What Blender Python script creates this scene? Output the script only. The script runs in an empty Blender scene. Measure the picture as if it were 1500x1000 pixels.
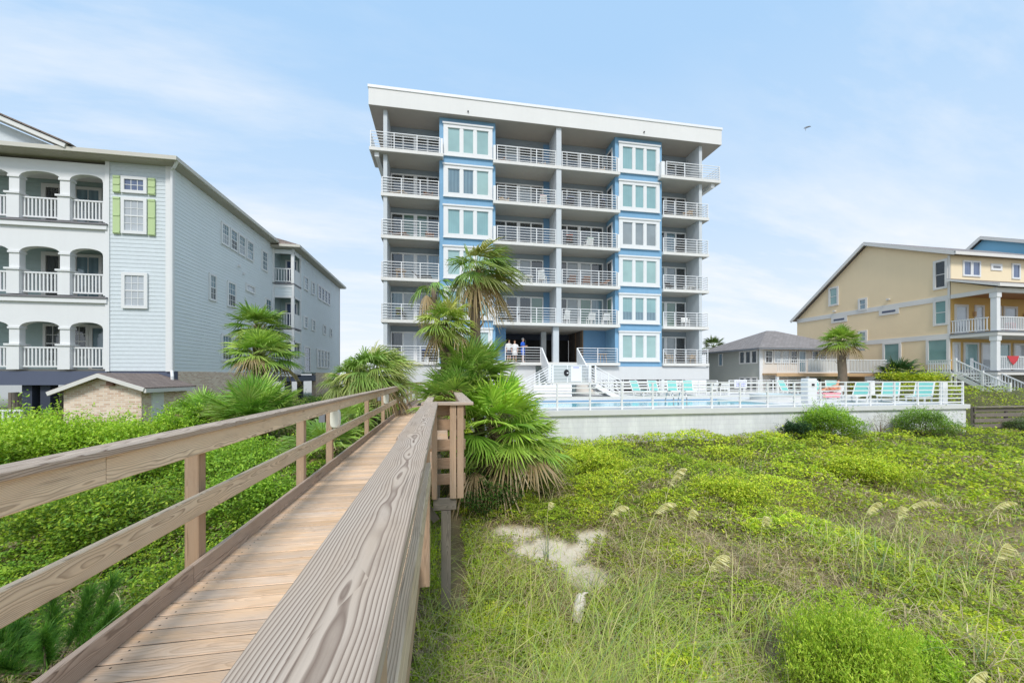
import bpy, math, random
import numpy as np
from mathutils import Vector, Matrix
random.seed(7); rng = np.random.default_rng(7)
scene = bpy.context.scene
col = scene.collection
R = math.radians
EYE = 3.2
# ------------------------------------------------------------------ materials
class NT:
    """terse node-tree builder"""
    def __init__(s, tree):
        s.t = tree; tree.nodes.clear()
    def n(s, kind, props=None, **ins):
        nd = s.t.nodes.new(kind)
        for k, v in (props or {}).items(): setattr(nd, k, v)
        for k, v in ins.items():
            key = k.replace('_', ' ')
            tgt = None
            if k[0] == 'i' and k[1:].isdigit(): tgt = nd.inputs[int(k[1:])]
            else: tgt = nd.inputs[key]
            s.put(tgt, v)
        return nd
    def put(s, sock, v):
        if isinstance(v, bpy.types.NodeSocket): s.t.links.new(v, sock)
        elif isinstance(v, bpy.types.Node): s.t.links.new(v.outputs[0], sock)
        else: sock.default_value = v
    def math(s, op, a, b=0.0, c=0.0, clamp=False):
        nd = s.t.nodes.new('ShaderNodeMath'); nd.operation = op; nd.use_clamp = clamp
        for i, v in enumerate((a, b, c)): s.put(nd.inputs[i], v)
        return nd.outputs[0]
    def mix(s, f, a, b, blend='MIX'):
        nd = s.t.nodes.new('ShaderNodeMix'); nd.data_type = 'RGBA'; nd.blend_type = blend
        s.put(nd.inputs[0], f); s.put(nd.inputs[6], a); s.put(nd.inputs[7], b)
        return nd.outputs[2]
    def ramp(s, f, stops, interp='LINEAR'):
        nd = s.t.nodes.new('ShaderNodeValToRGB'); cr = nd.color_ramp; cr.interpolation = interp
        while len(cr.elements) < len(stops): cr.elements.new(0.5)
        for e, (p, c) in zip(cr.elements, stops):
            e.position = p; e.color = c if len(c) == 4 else (*c, 1)
        s.put(nd.inputs[0], f)
        return nd.outputs[0]
    def noise(s, vec, scale, detail=3, rough=.55):
        nd = s.n('ShaderNodeTexNoise', Vector=vec, Scale=scale, Detail=detail, Roughness=rough)
        return nd.outputs[0]
    def vscale(s, vec, v):
        nd = s.t.nodes.new('ShaderNodeVectorMath'); nd.operation = 'MULTIPLY'
        s.put(nd.inputs[0], vec); nd.inputs[1].default_value = v
        return nd.outputs[0]
    def out(s, surf):
        s.n('ShaderNodeOutputMaterial', Surface=surf)
def g3(v): return (v, v, v, 1)
def c4(c): return (*c, 1) if len(c) == 3 else c
def newmat(name):
    m = bpy.data.materials.new(name); m.use_nodes = True
    return m, NT(m.node_tree)

def plain(name, c, rough=.6, var=.08, scale=3., bump=0., metallic=0., streak=0., spec=.3, fine=0.):
    """painted / plastered surface with large soft soiling and an optional fine bump"""
    m, t = newmat(name)
    geo = t.n('ShaderNodeNewGeometry')
    p = geo.outputs['Position']
    a = t.noise(p, scale, 5, .6)
    f = t.math('MULTIPLY', t.math('SUBTRACT', a, .5), var * 2)
    if streak:
        st = t.noise(t.vscale(p, (5, 5, .35)), 1.0, 4, .6)
        f = t.math('ADD', f, t.math('MULTIPLY', t.math('SUBTRACT', st, .55), streak))
    if fine:
        fn = t.noise(p, 60., 3, .7)
        f = t.math('ADD', f, t.math('MULTIPLY', t.math('SUBTRACT', fn, .5), fine))
    v = t.math('ADD', 1.0, f)
    hs = t.n('ShaderNodeHueSaturation', Color=c4(c), Value=v)
    b = t.n('ShaderNodeBsdfPrincipled', Base_Color=hs.outputs[0], Roughness=rough, Metallic=metallic)
    b.inputs['Specular IOR Level'].default_value = spec
    if bump:
        bp = t.n('ShaderNodeBump', Strength=bump, Distance=.01, Height=t.noise(p, 45., 4, .65))
        t.put(b.inputs['Normal'], bp)
    t.out(b)
    return m

def wood(name, light, dark, rust=(.42, .27, .15), contrast=1.0, grey=.5, ring=.0085, rough=.75, wamp=.20, wlen=.9, knots=.62, tv=.30):
    """weathered softwood: growth rings of a log cut by the board ('wc' = along, across, depth)"""
    m, t = newmat(name)
    at = t.n('ShaderNodeAttribute', {'attribute_name': 'wc'}).outputs['Vector']
    tn = t.n('ShaderNodeAttribute', {'attribute_name': 'tint'}).outputs['Fac']
    sp = t.n('ShaderNodeSeparateXYZ', Vector=at)
    x, y, z = sp.outputs
    w1 = t.noise(t.vscale(at, (wlen, 3., 3.)), 1., 2, .5)
    w2 = t.noise(t.vscale(at, (2.6, 9., 9.)), 1., 2, .5)
    warp = t.math('ADD', t.math('MULTIPLY', t.math('SUBTRACT', w1, .5), wamp), t.math('MULTIPLY', t.math('SUBTRACT', w2, .5), .035))
    # knots
    kv = t.n('ShaderNodeTexVoronoi', {'voronoi_dimensions': '3D'}, Vector=t.vscale(at, (1.7, 6.5, .3)), Scale=1.0)
    kd = kv.outputs['Distance']
    ksel = t.math('GREATER_THAN', t.n('ShaderNodeSeparateColor', Color=kv.outputs['Color']).outputs[0], knots)
    bulge = t.math('MULTIPLY', t.math('EXPONENT', t.math('MULTIPLY', t.math('MULTIPLY', kd, kd), -14.)), ksel)
    yy = t.math('ADD', t.math('ADD', y, t.math('MULTIPLY', t.math('SUBTRACT', tn, .5), .10)), t.math('MULTIPLY', bulge, .045))
    zz = t.math('ADD', t.math('ADD', z, .05), warp)
    r = t.math('SQRT', t.math('ADD', t.math('MULTIPLY', yy, yy), t.math('MULTIPLY', zz, zz)))
    ph = t.math('FRACT', t.math('DIVIDE', r, ring))
    late = t.ramp(ph, [(0, g3(.0)), (.40, g3(.08)), (.70, g3(.55)), (.86, g3(1)), (.95, g3(.55)), (1, g3(.0))])
    fib = t.noise(t.vscale(at, (5., 190., 190.)), 1., 2, .6)
    blot = t.noise(t.vscale(at, (1.3, 6., 6.)), 1.3, 4, .6)
    base = t.mix(t.ramp(blot, [(.32, g3(0)), (.68, g3(1))]), c4(rust), c4(light))
    base = t.mix(grey, base, c4(light))
    cfac = t.math('MULTIPLY', late, t.math('MULTIPLY', contrast, t.math('ADD', .35, blot)), clamp=True)
    c = t.mix(cfac, base, c4(dark))
    crack = t.ramp(t.noise(t.vscale(at, (1.6, 75., 75.)), 1., 2, .5), [(.66, g3(0)), (.72, g3(1))])
    c = t.mix(t.math('MULTIPLY', crack, .45), c, c4([v * .45 for v in dark]))
    stain = t.ramp(t.noise(t.vscale(at, (1.9, 8., 8.)), 1.7, 5, .68), [(.52, g3(0)), (.74, g3(1))])
    c = t.mix(t.math('MULTIPLY', stain, .38), c, c4([v * 1.15 for v in dark]))
    knot = t.math('MULTIPLY', t.ramp(kd, [(.05, g3(1)), (.12, g3(0))]), ksel)
    c = t.mix(t.math('MULTIPLY', knot, .75), c, c4([v * .6 for v in dark]))
    hs = t.n('ShaderNodeHueSaturation', Color=c, Value=t.math('ADD', .93 - tv * .5, t.math('ADD', t.math('MULTIPLY', tn, tv), t.math('MULTIPLY', fib, .2))))
    b = t.n('ShaderNodeBsdfPrincipled', Base_Color=hs.outputs[0], Roughness=rough)
    b.inputs['Specular IOR Level'].default_value = .2
    hgt = t.math('SUBTRACT', t.math('ADD', t.math('MULTIPLY', late, .6), t.math('MULTIPLY', fib, .5)), t.math('MULTIPLY', crack, 1.5))
    bp = t.n('ShaderNodeBump', Strength=.55, Distance=.0025, Height=hgt)
    t.put(b.inputs['Normal'], bp)
    t.out(b)
    return m

def leafmat(name, trans=.35, rough=.55, gain=1.0, spec=.3):
    m, t = newmat(name)
    c = t.n('ShaderNodeAttribute', {'attribute_name': 'Col'}).outputs['Color']
    if gain != 1: c = t.mix(1.0, c, g3(gain), 'MULTIPLY')
    b = t.n('ShaderNodeBsdfPrincipled', Base_Color=c, Roughness=rough)
    b.inputs['Specular IOR Level'].default_value = spec
    tr = t.n('ShaderNodeBsdfTranslucent', Color=t.mix(1.0, c, (1.15, 1.1, .6, 1), 'MULTIPLY'))
    mx = t.n('ShaderNodeMixShader', Fac=trans, i1=b, i2=tr)
    t.out(mx)
    return m

def pane(name, c, c2=None, stripes=0., rough=.05, fac=.5):
    """window glass seen from outside in daylight: room or blind behind, sky reflected in front"""
    m, t = newmat(name)
    p = t.n('ShaderNodeNewGeometry').outputs['Position']
    base = c4(c)
    if stripes:
        w = t.n('ShaderNodeTexWave', {'wave_type': 'BANDS', 'bands_direction': 'X'}, Vector=p, Scale=stripes, Distortion=1.2, Detail=2.)
        w.inputs['Detail Scale'].default_value = .8
        base = t.mix(t.math('MULTIPLY', w.outputs[0], fac), c4(c), c4(c2 or c))
    big = t.noise(p, .9, 2, .5)
    base = t.mix(t.math('MULTIPLY', t.ramp(big, [(.4, g3(0)), (.65, g3(1))]), .3), base, c4([v * .6 for v in c]))
    b = t.n('ShaderNodeBsdfPrincipled', Base_Color=base, Roughness=.5)
    b.inputs['Specular IOR Level'].default_value = .0
    gl = t.n('ShaderNodeBsdfGlossy', Color=(.9, .95, 1, 1), Roughness=rough)
    fr = t.n('ShaderNodeFresnel', IOR=1.6)
    mx = t.n('ShaderNodeMixShader', Fac=t.math('ADD', fr.outputs[0], .06), i1=b, i2=gl)
    t.out(mx)
    return m

def brick(name, c1, c2, mortar, bw=.22, bh=.075, plane='XZ', msize=.008, bump=.4, var=.25):
    m, t = newmat(name)
    p = t.n('ShaderNodeNewGeometry').outputs['Position']
    sp = t.n('ShaderNodeSeparateXYZ', Vector=p)
    if plane == 'XZ': u = t.math('ADD', sp.outputs[0], sp.outputs[1]); v = sp.outputs[2]
    else: u = sp.outputs[0]; v = sp.outputs[1]
    cv = t.n('ShaderNodeCombineXYZ', X=u, Y=v)
    bt = t.n('ShaderNodeTexBrick', Vector=cv, Color1=c4(c1), Color2=c4(c2), Mortar=c4(mortar), Scale=1.0)
    bt.inputs['Mortar Size'].default_value = msize
    bt.inputs['Brick Width'].default_value = bw; bt.inputs['Row Height'].default_value = bh
    a = t.noise(p, 2.2, 5, .65)
    hs = t.n('ShaderNodeHueSaturation', Color=bt.outputs[0], Value=t.math('ADD', 1 - var * .5, t.math('MULTIPLY', a, var)))
    b = t.n('ShaderNodeBsdfPrincipled', Base_Color=hs.outputs[0], Roughness=.85)
    b.inputs['Specular IOR Level'].default_value = .2
    bp = t.n('ShaderNodeBump', Strength=bump, Distance=.01, Height=t.math('SUBTRACT', t.math('MULTIPLY', t.noise(p, 30., 3), .5), bt.outputs['Fac']))
    t.put(b.inputs['Normal'], bp)
    t.out(b)
    return m

M = {}
M['deck_edge'] = plain('seam_shade_plank_edge', (.055, .042, .034), .9, .2, 8.)  # near-black plank sides paint in the seam shade; screw heads share the colour
M['cap'] = wood('weathered_rail_wood', (.575, .475, .385), (.195, .135, .10), rust=(.50, .37, .26), contrast=1.0, grey=.42, ring=.0064, wamp=.11, wlen=.60)
M['rail'] = wood('weathered_side_wood', (.76, .625, .46), (.26, .18, .12), rust=(.66, .48, .31), contrast=.80, grey=.45, ring=.0055, wamp=.07, wlen=.55, knots=.5)
M['deck'] = wood('deck_plank_wood', (.70, .54, .41), (.32, .20, .12), rust=(.78, .48, .25), contrast=.42, grey=.22, ring=.006, wamp=.10, wlen=.6, knots=.25, tv=.42)
M['post'] = wood('post_wood', (.50, .365, .255), (.22, .135, .085), rust=(.44, .28, .165), contrast=.6, grey=.4, ring=.006, wamp=.06, wlen=.5, knots=.5)
M['kerb'] = wood('kerb_wood', (.47, .36, .28), (.16, .11, .08), rust=(.40, .28, .19), contrast=.75, grey=.5, ring=.006, wamp=.07, wlen=.55, knots=.5)
M['pile'] = wood('old_pile_wood', (.30, .255, .21), (.11, .09, .07), rust=(.27, .22, .16), contrast=.7)
M['oldfence'] = wood('old_fence_wood', (.26, .22, .19), (.09, .075, .065), rust=(.2, .17, .14), contrast=.7)
M['stepgrey'] = plain('pale_step_paint', (.50, .545, .54), .7, .08, 2.)
M['white'] = plain('white_paint', (.77, .77, .765), .5, .04, 1.2, streak=.05)
M['rail_white'] = plain('white_rail_paint', (.82, .82, .82), .4, .03, 4.)
M['fascia'] = plain('roof_fascia_stucco', (.765, .75, .72), .7, .04, .6, bump=.05, streak=.05)
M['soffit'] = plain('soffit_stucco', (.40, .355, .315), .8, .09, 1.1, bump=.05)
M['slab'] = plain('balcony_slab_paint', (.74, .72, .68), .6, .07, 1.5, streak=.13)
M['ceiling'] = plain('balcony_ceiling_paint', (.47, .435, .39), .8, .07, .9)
M['blue'] = plain('blue_stucco', (.215, .405, .59), .7, .07, 1.0, bump=.10, streak=.13, fine=.06)
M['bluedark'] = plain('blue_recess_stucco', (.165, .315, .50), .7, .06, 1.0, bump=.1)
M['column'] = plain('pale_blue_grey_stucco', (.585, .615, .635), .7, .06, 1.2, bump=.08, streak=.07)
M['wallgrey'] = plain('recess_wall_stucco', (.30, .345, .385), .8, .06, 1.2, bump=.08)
M['basewhite'] = plain('white_base_stucco', (.68, .68, .675), .7, .04, .8, bump=.06, streak=.05)
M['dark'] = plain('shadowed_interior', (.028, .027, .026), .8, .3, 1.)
M['pane_mint'] = pane('mint_blind_glass', (.31, .475, .455), (.40, .56, .525), 3.5)
M['pane_mint2'] = pane('teal_blind_glass', (.23, .41, .42), (.32, .50, .49), 2.4)
M['pane_grey'] = pane('grey_blue_glass', (.13, .21, .26), (.24, .36, .40), 1.3)
M['pane_dark'] = pane('dark_room_glass', (.035, .038, .04), (.085, .085, .08), 1.6)
M['pane_curt'] = pane('curtain_glass', (.22, .25, .26), (.42, .46, .46), 5.0)
M['pane_curtg'] = pane('green_curtain_glass', (.09, .16, .12), (.26, .42, .33), 4.0)
M['pane_blind'] = pane('white_blind_glass', (.44, .47, .50), (.56, .59, .61), 6.0)
M['pane_navy'] = pane('blue_reflecting_glass', (.08, .11, .21), (.14, .18, .3), 1.0)
M['pane_shade'] = pane('grey_green_shade_glass', (.20, .36, .33), (.27, .43, .39), 1.0)
M['siding'] = plain('pale_blue_lap_siding', (.74, .79, .805), .6, .05, .8, streak=.04)
M['shingle'] = plain('ice_blue_shingle', (.64, .69, .715), .7, .10, 9., bump=.25, fine=.05)
M['porchwall'] = plain('teal_grey_shingle', (.42, .525, .525), .75, .08, 5., bump=.1)
M['deckline'] = plain('grey_deck_edge', (.22, .21, .22), .7, .1, 2.)
M['slate'] = plain('slate_blue_beam', (.105, .12, .175), .7, .08, 1.2)
M['slatedark'] = plain('dark_slate_column', (.05, .058, .085), .7, .1, 1.2)
M['limeshutter'] = plain('lime_shutter_paint', (.50, .62, .32), .5, .04, 4.)
M['gutter'] = plain('beige_gutter', (.60, .57, .50), .5, .06, 2.)
M['eave'] = plain('beige_soffit', (.47, .43, .36), .7, .06, 2.)
M['brick'] = brick('tan_brick', (.62, .41, .29), (.86, .69, .54), (.80, .72, .64), msize=.010)
M['roofbrown'] = brick('brown_roof_shingle', (.21, .165, .145), (.27, .215, .19), (.12, .1, .09), .3, .14, 'XY', .01, .5)
M['roofgrey'] = brick('grey_roof_shingle', (.25, .225, .215), (.32, .29, .28), (.16, .145, .14), .34, .15, 'XY', .01, .5)
M['yellow'] = plain('yellow_siding', (.88, .69, .445), .7, .05, .5, streak=.05)
M['yellowlight'] = plain('pale_yellow_siding', (.86, .72, .50), .7, .04, .6)
M['ochre'] = plain('ochre_porch_wall', (.66, .42, .14), .7, .05, .8)
M['bandwhite'] = plain('warm_white_trim', (.72, .69, .65), .6, .04, 1.)
M['redwood'] = plain('redwood_ceiling', (.42, .19, .075), .6, .12, 2.)
M['bluehouse'] = plain('bright_blue_siding', (.24, .50, .69), .7, .04, .6)
M['greysiding'] = plain('sage_grey_siding', (.44, .435, .385), .75, .06, .8, streak=.06)
M['cream'] = plain('cream_wall', (.74, .69, .63), .7, .05, 1.)
M['tanwood'] = plain('tan_deck_beam', (.55, .36, .20), .7, .15, 3.)
M['teal'] = plain('teal_sling_fabric', (.22, .57, .52), .7, .08, 6.)
M['steel'] = plain('brushed_steel', (.45, .46, .47), .3, .05, 4., metallic=.9)
M['black'] = plain('black_rubber', (.022, .022, .024), .8, .2, 6.)
M['blacklamp'] = plain('black_fixture', (.03, .03, .03), .5, .1, 6.)
M['lampwhite'] = plain('ivory_lamp_glass', (.84, .82, .70), .35, .03, 4.)
M['coping'] = plain('pool_coping', (.70, .695, .68), .6, .05, 2., fine=.05)
M['mintwall'] = plain('mint_wall_paint', (.50, .58, .56), .7, .05, 1.)
M['redcloth'] = plain('red_cloth', (.55, .06, .07), .8, .1, 6.)
M['bluecloth'] = plain('royal_blue_cloth', (.03, .13, .62), .8, .12, 6.)
M['orangecloth'] = plain('orange_red_cloth', (.75, .16, .09), .8, .1, 6.)
M['limecloth'] = plain('lime_cloth', (.55, .72, .05), .8, .1, 6.)
M['pinkcloth'] = plain('pink_towel_cloth', (.82, .36, .40), .85, .1, 8.)
M['whitecloth'] = plain('white_cloth', (.78, .76, .74), .85, .06, 8.)
M['greencloth'] = plain('green_cloth', (.20, .48, .32), .85, .1, 8.)
M['brownresin'] = plain('brown_patio_resin', (.23, .125, .085), .6, .12, 5.)
M['tanresin'] = plain('tan_patio_resin', (.50, .38, .26), .6, .1, 5.)
M['darkresin'] = plain('dark_patio_resin', (.05, .045, .042), .6, .12, 5.)
M['whiteresin'] = plain('white_patio_resin', (.82, .82, .80), .45, .04, 5.)
M['skin'] = plain('fair_skin', (.62, .36, .25), .55, .06, 12.)  # one even skin tone
M['tanskin'] = plain('tanned_skin', (.68, .33, .19), .5, .06, 12.)
M['hair_grey'] = plain('grey_hair', (.42, .40, .38), .7, .15, 40.)
M['hair_brown'] = plain('brown_hair', (.10, .055, .03), .7, .2, 40.)
M['shorts'] = plain('dark_shorts_cloth', (.06, .07, .10), .85, .1, 8.)
M['signwhite'] = plain('white_sign_board', (.80, .80, .83), .4, .03, 3.)
M['signink'] = plain('violet_blue_sign_ink', (.33, .34, .66), .5, .05, 6.)
M['foam'] = plain('bleached_driftwood', (.74, .65, .56), .85, .30, 16., bump=.9)
M['trunk'] = plain('palm_bark', (.19, .145, .105), .9, .35, 7., bump=.9, streak=.1, fine=.4)
M['boot'] = plain('dry_leaf_base', (.40, .30, .19), .85, .3, 8., fine=.2)
M['twig'] = plain('grey_brown_twig', (.23, .175, .13), .85, .25, 9.)
M['leaf'] = leafmat('leaf', .38)
M['palmleaf'] = leafmat('palm_leaf', .26, .42, gain=1.22, spec=.45)
M['grass'] = leafmat('grass_blade', .30, .6)
M['gull'] = plain('gull_grey', (.22, .23, .25), .7, .1, 5.)
M['pinkfloat'] = plain('faded_pink', (.75, .30, .30), .8, .1, 6.)
def plankwall():
    m, t = newmat('mixed_barnwood_planks')
    p = t.n('ShaderNodeNewGeometry').outputs['Position']
    sp = t.n('ShaderNodeSeparateXYZ', Vector=p)
    u = t.math('ADD', sp.outputs[0], sp.outputs[1])
    k = t.math('FLOOR', t.math('MULTIPLY', u, 6.0))
    wn = t.n('ShaderNodeTexWhiteNoise', {'noise_dimensions': '1D'}, W=k)
    c = t.ramp(wn.outputs[0], [(0, (.05, .035, .028)), (.4, (.14, .10, .075)), (.7, (.10, .095, .095)), (.85, (.30, .185, .095)), (1, (.34, .22, .12))], 'CONSTANT')
    b = t.n('ShaderNodeBsdfPrincipled', Base_Color=t.mix(.25, c, t.ramp(t.noise(t.vscale(p, (30, 30, 2)), 1.), [(.3, g3(.02)), (.7, g3(.25))])), Roughness=.8)
    t.out(b); return m
M['barn'] = plankwall()
def blockwall():
    m, t = newmat('painted_block_wall')
    p = t.n('ShaderNodeNewGeometry').outputs['Position']
    sp = t.n('ShaderNodeSeparateXYZ', Vector=p)
    cv = t.n('ShaderNodeCombineXYZ', X=t.math('ADD', sp.outputs[0], sp.outputs[1]), Y=sp.outputs[2])
    bt = t.n('ShaderNodeTexBrick', Vector=cv, Color1=g3(.79), Color2=g3(.82), Mortar=g3(.70), Scale=1.0)
    bt.inputs['Mortar Size'].default_value = .007; bt.inputs['Brick Width'].default_value = .4; bt.inputs['Row Height'].default_value = .2
    st = t.noise(t.vscale(p, (2.2, 2.2, .5)), 1.4, 5, .65)
    gr = t.noise(p, 1.1, 4, .6)
    f = t.math('MULTIPLY', t.ramp(st, [(.42, g3(1)), (.62, g3(0))]), .24)
    c = t.mix(f, bt.outputs[0], (.40, .40, .44, 1))
    c = t.mix(t.math('MULTIPLY', t.ramp(gr, [(.5, g3(0)), (.72, g3(1))]), .25), c, (.62, .60, .66, 1))
    b = t.n('ShaderNodeBsdfPrincipled', Base_Color=c, Roughness=.8)
    bp = t.n('ShaderNodeBump', Strength=.35, Distance=.008, Height=t.math('SUBTRACT', t.math('MULTIPLY', t.noise(p, 25., 3), .4), bt.outputs['Fac']))
    t.put(b.inputs['Normal'], bp); t.out(b); return m
M['block'] = blockwall()
def watermat():
    m, t = newmat('pool_water')
    p = t.n('ShaderNodeNewGeometry').outputs['Position']
    b = t.n('ShaderNodeBsdfPrincipled', Base_Color=t.mix(t.noise(p, .7, 2), (.10, .52, .66, 1), (.20, .66, .76, 1)), Roughness=.03)
    b.inputs['Specular IOR Level'].default_value = .5
    bp = t.n('ShaderNodeBump', Strength=.25, Distance=.03, Height=t.noise(t.vscale(p, (1, 1, 1)), 5., 2))
    t.put(b.inputs['Normal'], bp); t.out(b); return m
M['water'] = watermat()
def groundmat():
    m, t = newmat('dune_sand_and_litter')
    p = t.n('ShaderNodeNewGeometry').outputs['Position']
    a = t.n('ShaderNodeAttribute', {'attribute_name': 'Col'}).outputs['Color']
    g = t.noise(p, 55., 4, .7); bl = t.noise(p, 2.4, 4, .6)
    hs = t.n('ShaderNodeHueSaturation', Color=a, Value=t.math('ADD', .62, t.math('ADD', t.math('MULTIPLY', g, .45), t.math('MULTIPLY', bl, .3))))
    b = t.n('ShaderNodeBsdfPrincipled', Base_Color=hs.outputs[0], Roughness=.95)
    b.inputs['Specular IOR Level'].default_value = .1
    bp = t.n('ShaderNodeBump', Strength=.8, Distance=.03, Height=t.noise(p, 22., 5, .7))
    t.put(b.inputs['Normal'], bp); t.out(b); return m
M['ground'] = groundmat()

# ------------------------------------------------------------------ object helpers
OFF = {}          # world position of every thing's base
def tag(o, label=None, cat=None, group=None, kind=None):
    if label: o['label'] = label
    if cat: o['category'] = cat
    if group: o['group'] = group
    if kind: o['kind'] = kind
    return o
def thing(name, label, cat, loc=(0, 0, 0), group=None):
    o = bpy.data.objects.new(name, None); col.objects.link(o)
    o.empty_display_size = .2; o.location = loc; OFF[o] = Vector(loc)
    return tag(o, label, cat, group)
def base_of(o):
    while o.parent: o = o.parent
    return OFF.get(o, Vector(o.location))
def copy_tree(o, parent=None):
    c = o.copy(); col.objects.link(c); c.parent = parent
    for ch in list(o.children): copy_tree(ch, c)
    return c
class MB:
    """collects shapes and links them as one mesh object"""
    def __init__(s): s.v = []; s.f = []; s.wc = []; s.tint = []
    def add(s, vs, fs):
        n = len(s.v); s.v += [tuple(v) for v in vs]; s.f += [tuple(i + n for i in f) for f in fs]; return s
    def box(s, x0, x1, y0, y1, z0, z1):
        return s.add([(x0, y0, z0), (x1, y0, z0), (x1, y1, z0), (x0, y1, z0), (x0, y0, z1), (x1, y0, z1), (x1, y1, z1), (x0, y1, z1)],
                     [(0, 3, 2, 1), (4, 5, 6, 7), (0, 1, 5, 4), (1, 2, 6, 5), (2, 3, 7, 6), (3, 0, 4, 7)])
    def bar(s, p, q, w, h, up=(0, 0, 1)):
        p, q = Vector(p), Vector(q); d = (q - p).normalized(); up = Vector(up)
        if abs(d.dot(up)) > .99: up = Vector((0, 1, 0))
        a = d.cross(up).normalized() * w / 2; b = a.cross(d).normalized() * h / 2
        vs = [p - a - b, p + a - b, p + a + b, p - a + b, q - a - b, q + a - b, q + a + b, q - a + b]
        return s.add(vs, [(0, 1, 2, 3), (7, 6, 5, 4), (1, 0, 4, 5), (2, 1, 5, 6), (3, 2, 6, 7), (0, 3, 7, 4)])
    def tube(s, pts, rad, n=8, cap=True):
        pts = [Vector(p) for p in pts]; N = len(pts)
        if not hasattr(rad, '__len__'): rad = [rad] * N
        vs = []; a = None
        for i, p in enumerate(pts):
            d = (pts[min(i + 1, N - 1)] - pts[max(i - 1, 0)]).normalized()
            if a is None:
                a = d.orthogonal().normalized()
            else: a = (a - d * a.dot(d)).normalized()
            b = d.cross(a)
            for k in range(n):
                t = 2 * math.pi * k / n
                vs.append(p + (a * math.cos(t) + b * math.sin(t)) * rad[i])
        fs = [(i * n + k, i * n + (k + 1) % n, (i + 1) * n + (k + 1) % n, (i + 1) * n + k) for i in range(N - 1) for k in range(n)]
        if cap: fs += [tuple(range(n - 1, -1, -1)), tuple((N - 1) * n + k for k in range(n))]
        return s.add(vs, fs)
    def prism(s, poly, axis, a, b):
        """poly: 2-D outline in the two other axes (ordered), extruded along axis a..b"""
        n = len(poly)
        def mk(u, v, w): return {'X': (w, u, v), 'Y': (u, w, v), 'Z': (u, v, w)}[axis]
        vs = [mk(u, v, a) for u, v in poly] + [mk(u, v, b) for u, v in poly]
        return s.add(vs, [tuple(range(n)), tuple(range(2 * n - 1, n - 1, -1))] + [(i, i + n, (i + 1) % n + n, (i + 1) % n) for i in range(n)])
    def lathe(s, prof, c, n=16):
        vs = []; N = len(prof)
        for r, z in prof:
            for k in range(n):
                t = 2 * math.pi * k / n; vs.append((c[0] + r * math.cos(t), c[1] + r * math.sin(t), c[2] + z))
        fs = [(i * n + k, i * n + (k + 1) % n, (i + 1) * n + (k + 1) % n, (i + 1) * n + k) for i in range(N - 1) for k in range(n)]
        fs += [tuple(range(n - 1, -1, -1)), tuple((N - 1) * n + k for k in range(n))]
        return s.add(vs, fs)
    def board(s, p, q, w, h, up=(0, 0, 1), ch=.005, seg=.45, wob=.0015):
        """chamfered timber from p to q, w across, h along 'up', carrying grain coordinates"""
        p, q = Vector(p), Vector(q); L = (q - p).length; d = (q - p) / L; up = Vector(up)
        a = d.cross(up).normalized(); b = a.cross(d).normalized()
        ch = min(ch, w * .3, h * .3)
        prof = [(-w/2+ch, -h/2), (w/2-ch, -h/2), (w/2, -h/2+ch), (w/2, h/2-ch), (w/2-ch, h/2), (-w/2+ch, h/2), (-w/2, h/2-ch), (-w/2, -h/2+ch)]
        ns = max(1, int(L / seg)); n0 = len(s.v); ox = random.uniform(0, 60); tn = random.random(); oz = random.uniform(-.03, .03); oy = random.uniform(-.02, .02)
        flat = w >= h
        for i in range(ns + 1):
            c = p + d * (L * i / ns)
            if 0 < i < ns: c = c + a * random.uniform(-wob, wob) + b * random.uniform(-wob, wob)
            for u, v in prof:
                s.v.append(tuple(c + a * u + b * v))
                s.wc.append((ox + L * i / ns, (u if flat else v) + oy, (v if flat else u) + oz)); s.tint.append(tn)
        for i in range(ns):
            for k in range(8):
                s.f.append((n0 + i*8 + k, n0 + (i+1)*8 + k, n0 + (i+1)*8 + (k+1) % 8, n0 + i*8 + (k+1) % 8))
        s.f.append(tuple(n0 + k for k in range(8))); s.f.append(tuple(n0 + ns*8 + k for k in range(7, -1, -1)))
        return s
    def build(s, name, mat, parent=None, smooth=False, bevel=0.):
        me = bpy.data.meshes.new(name)
        V = np.array(s.v, dtype=float)
        if parent is not None: o0 = np.array(base_of(parent))
        else:
            lo, hi = V.min(0), V.max(0); o0 = np.array([(lo[0]+hi[0])/2, (lo[1]+hi[1])/2, lo[2]])
        me.from_pydata((V - o0).tolist(), [], s.f); me.update()
        if s.wc:
            at = me.attributes.new('wc', 'FLOAT_VECTOR', 'POINT'); at.data.foreach_set('vector', np.array(s.wc, dtype=np.float32).ravel())
            at = me.attributes.new('tint', 'FLOAT', 'POINT'); at.data.foreach_set('value', np.array(s.tint, dtype=np.float32))
        me.materials.append(M[mat] if isinstance(mat, str) else mat)
        if smooth: me.polygons.foreach_set('use_smooth', [True] * len(me.polygons))
        o = bpy.data.objects.new(name, me); col.objects.link(o)
        if parent is not None: o.parent = parent
        else: o.location = tuple(o0); OFF[o] = Vector(tuple(o0))
        if bevel:
            md = o.modifiers.new('bevel', 'BEVEL'); md.width = bevel; md.segments = 2; md.limit_method = 'ANGLE'
        return o
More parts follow.
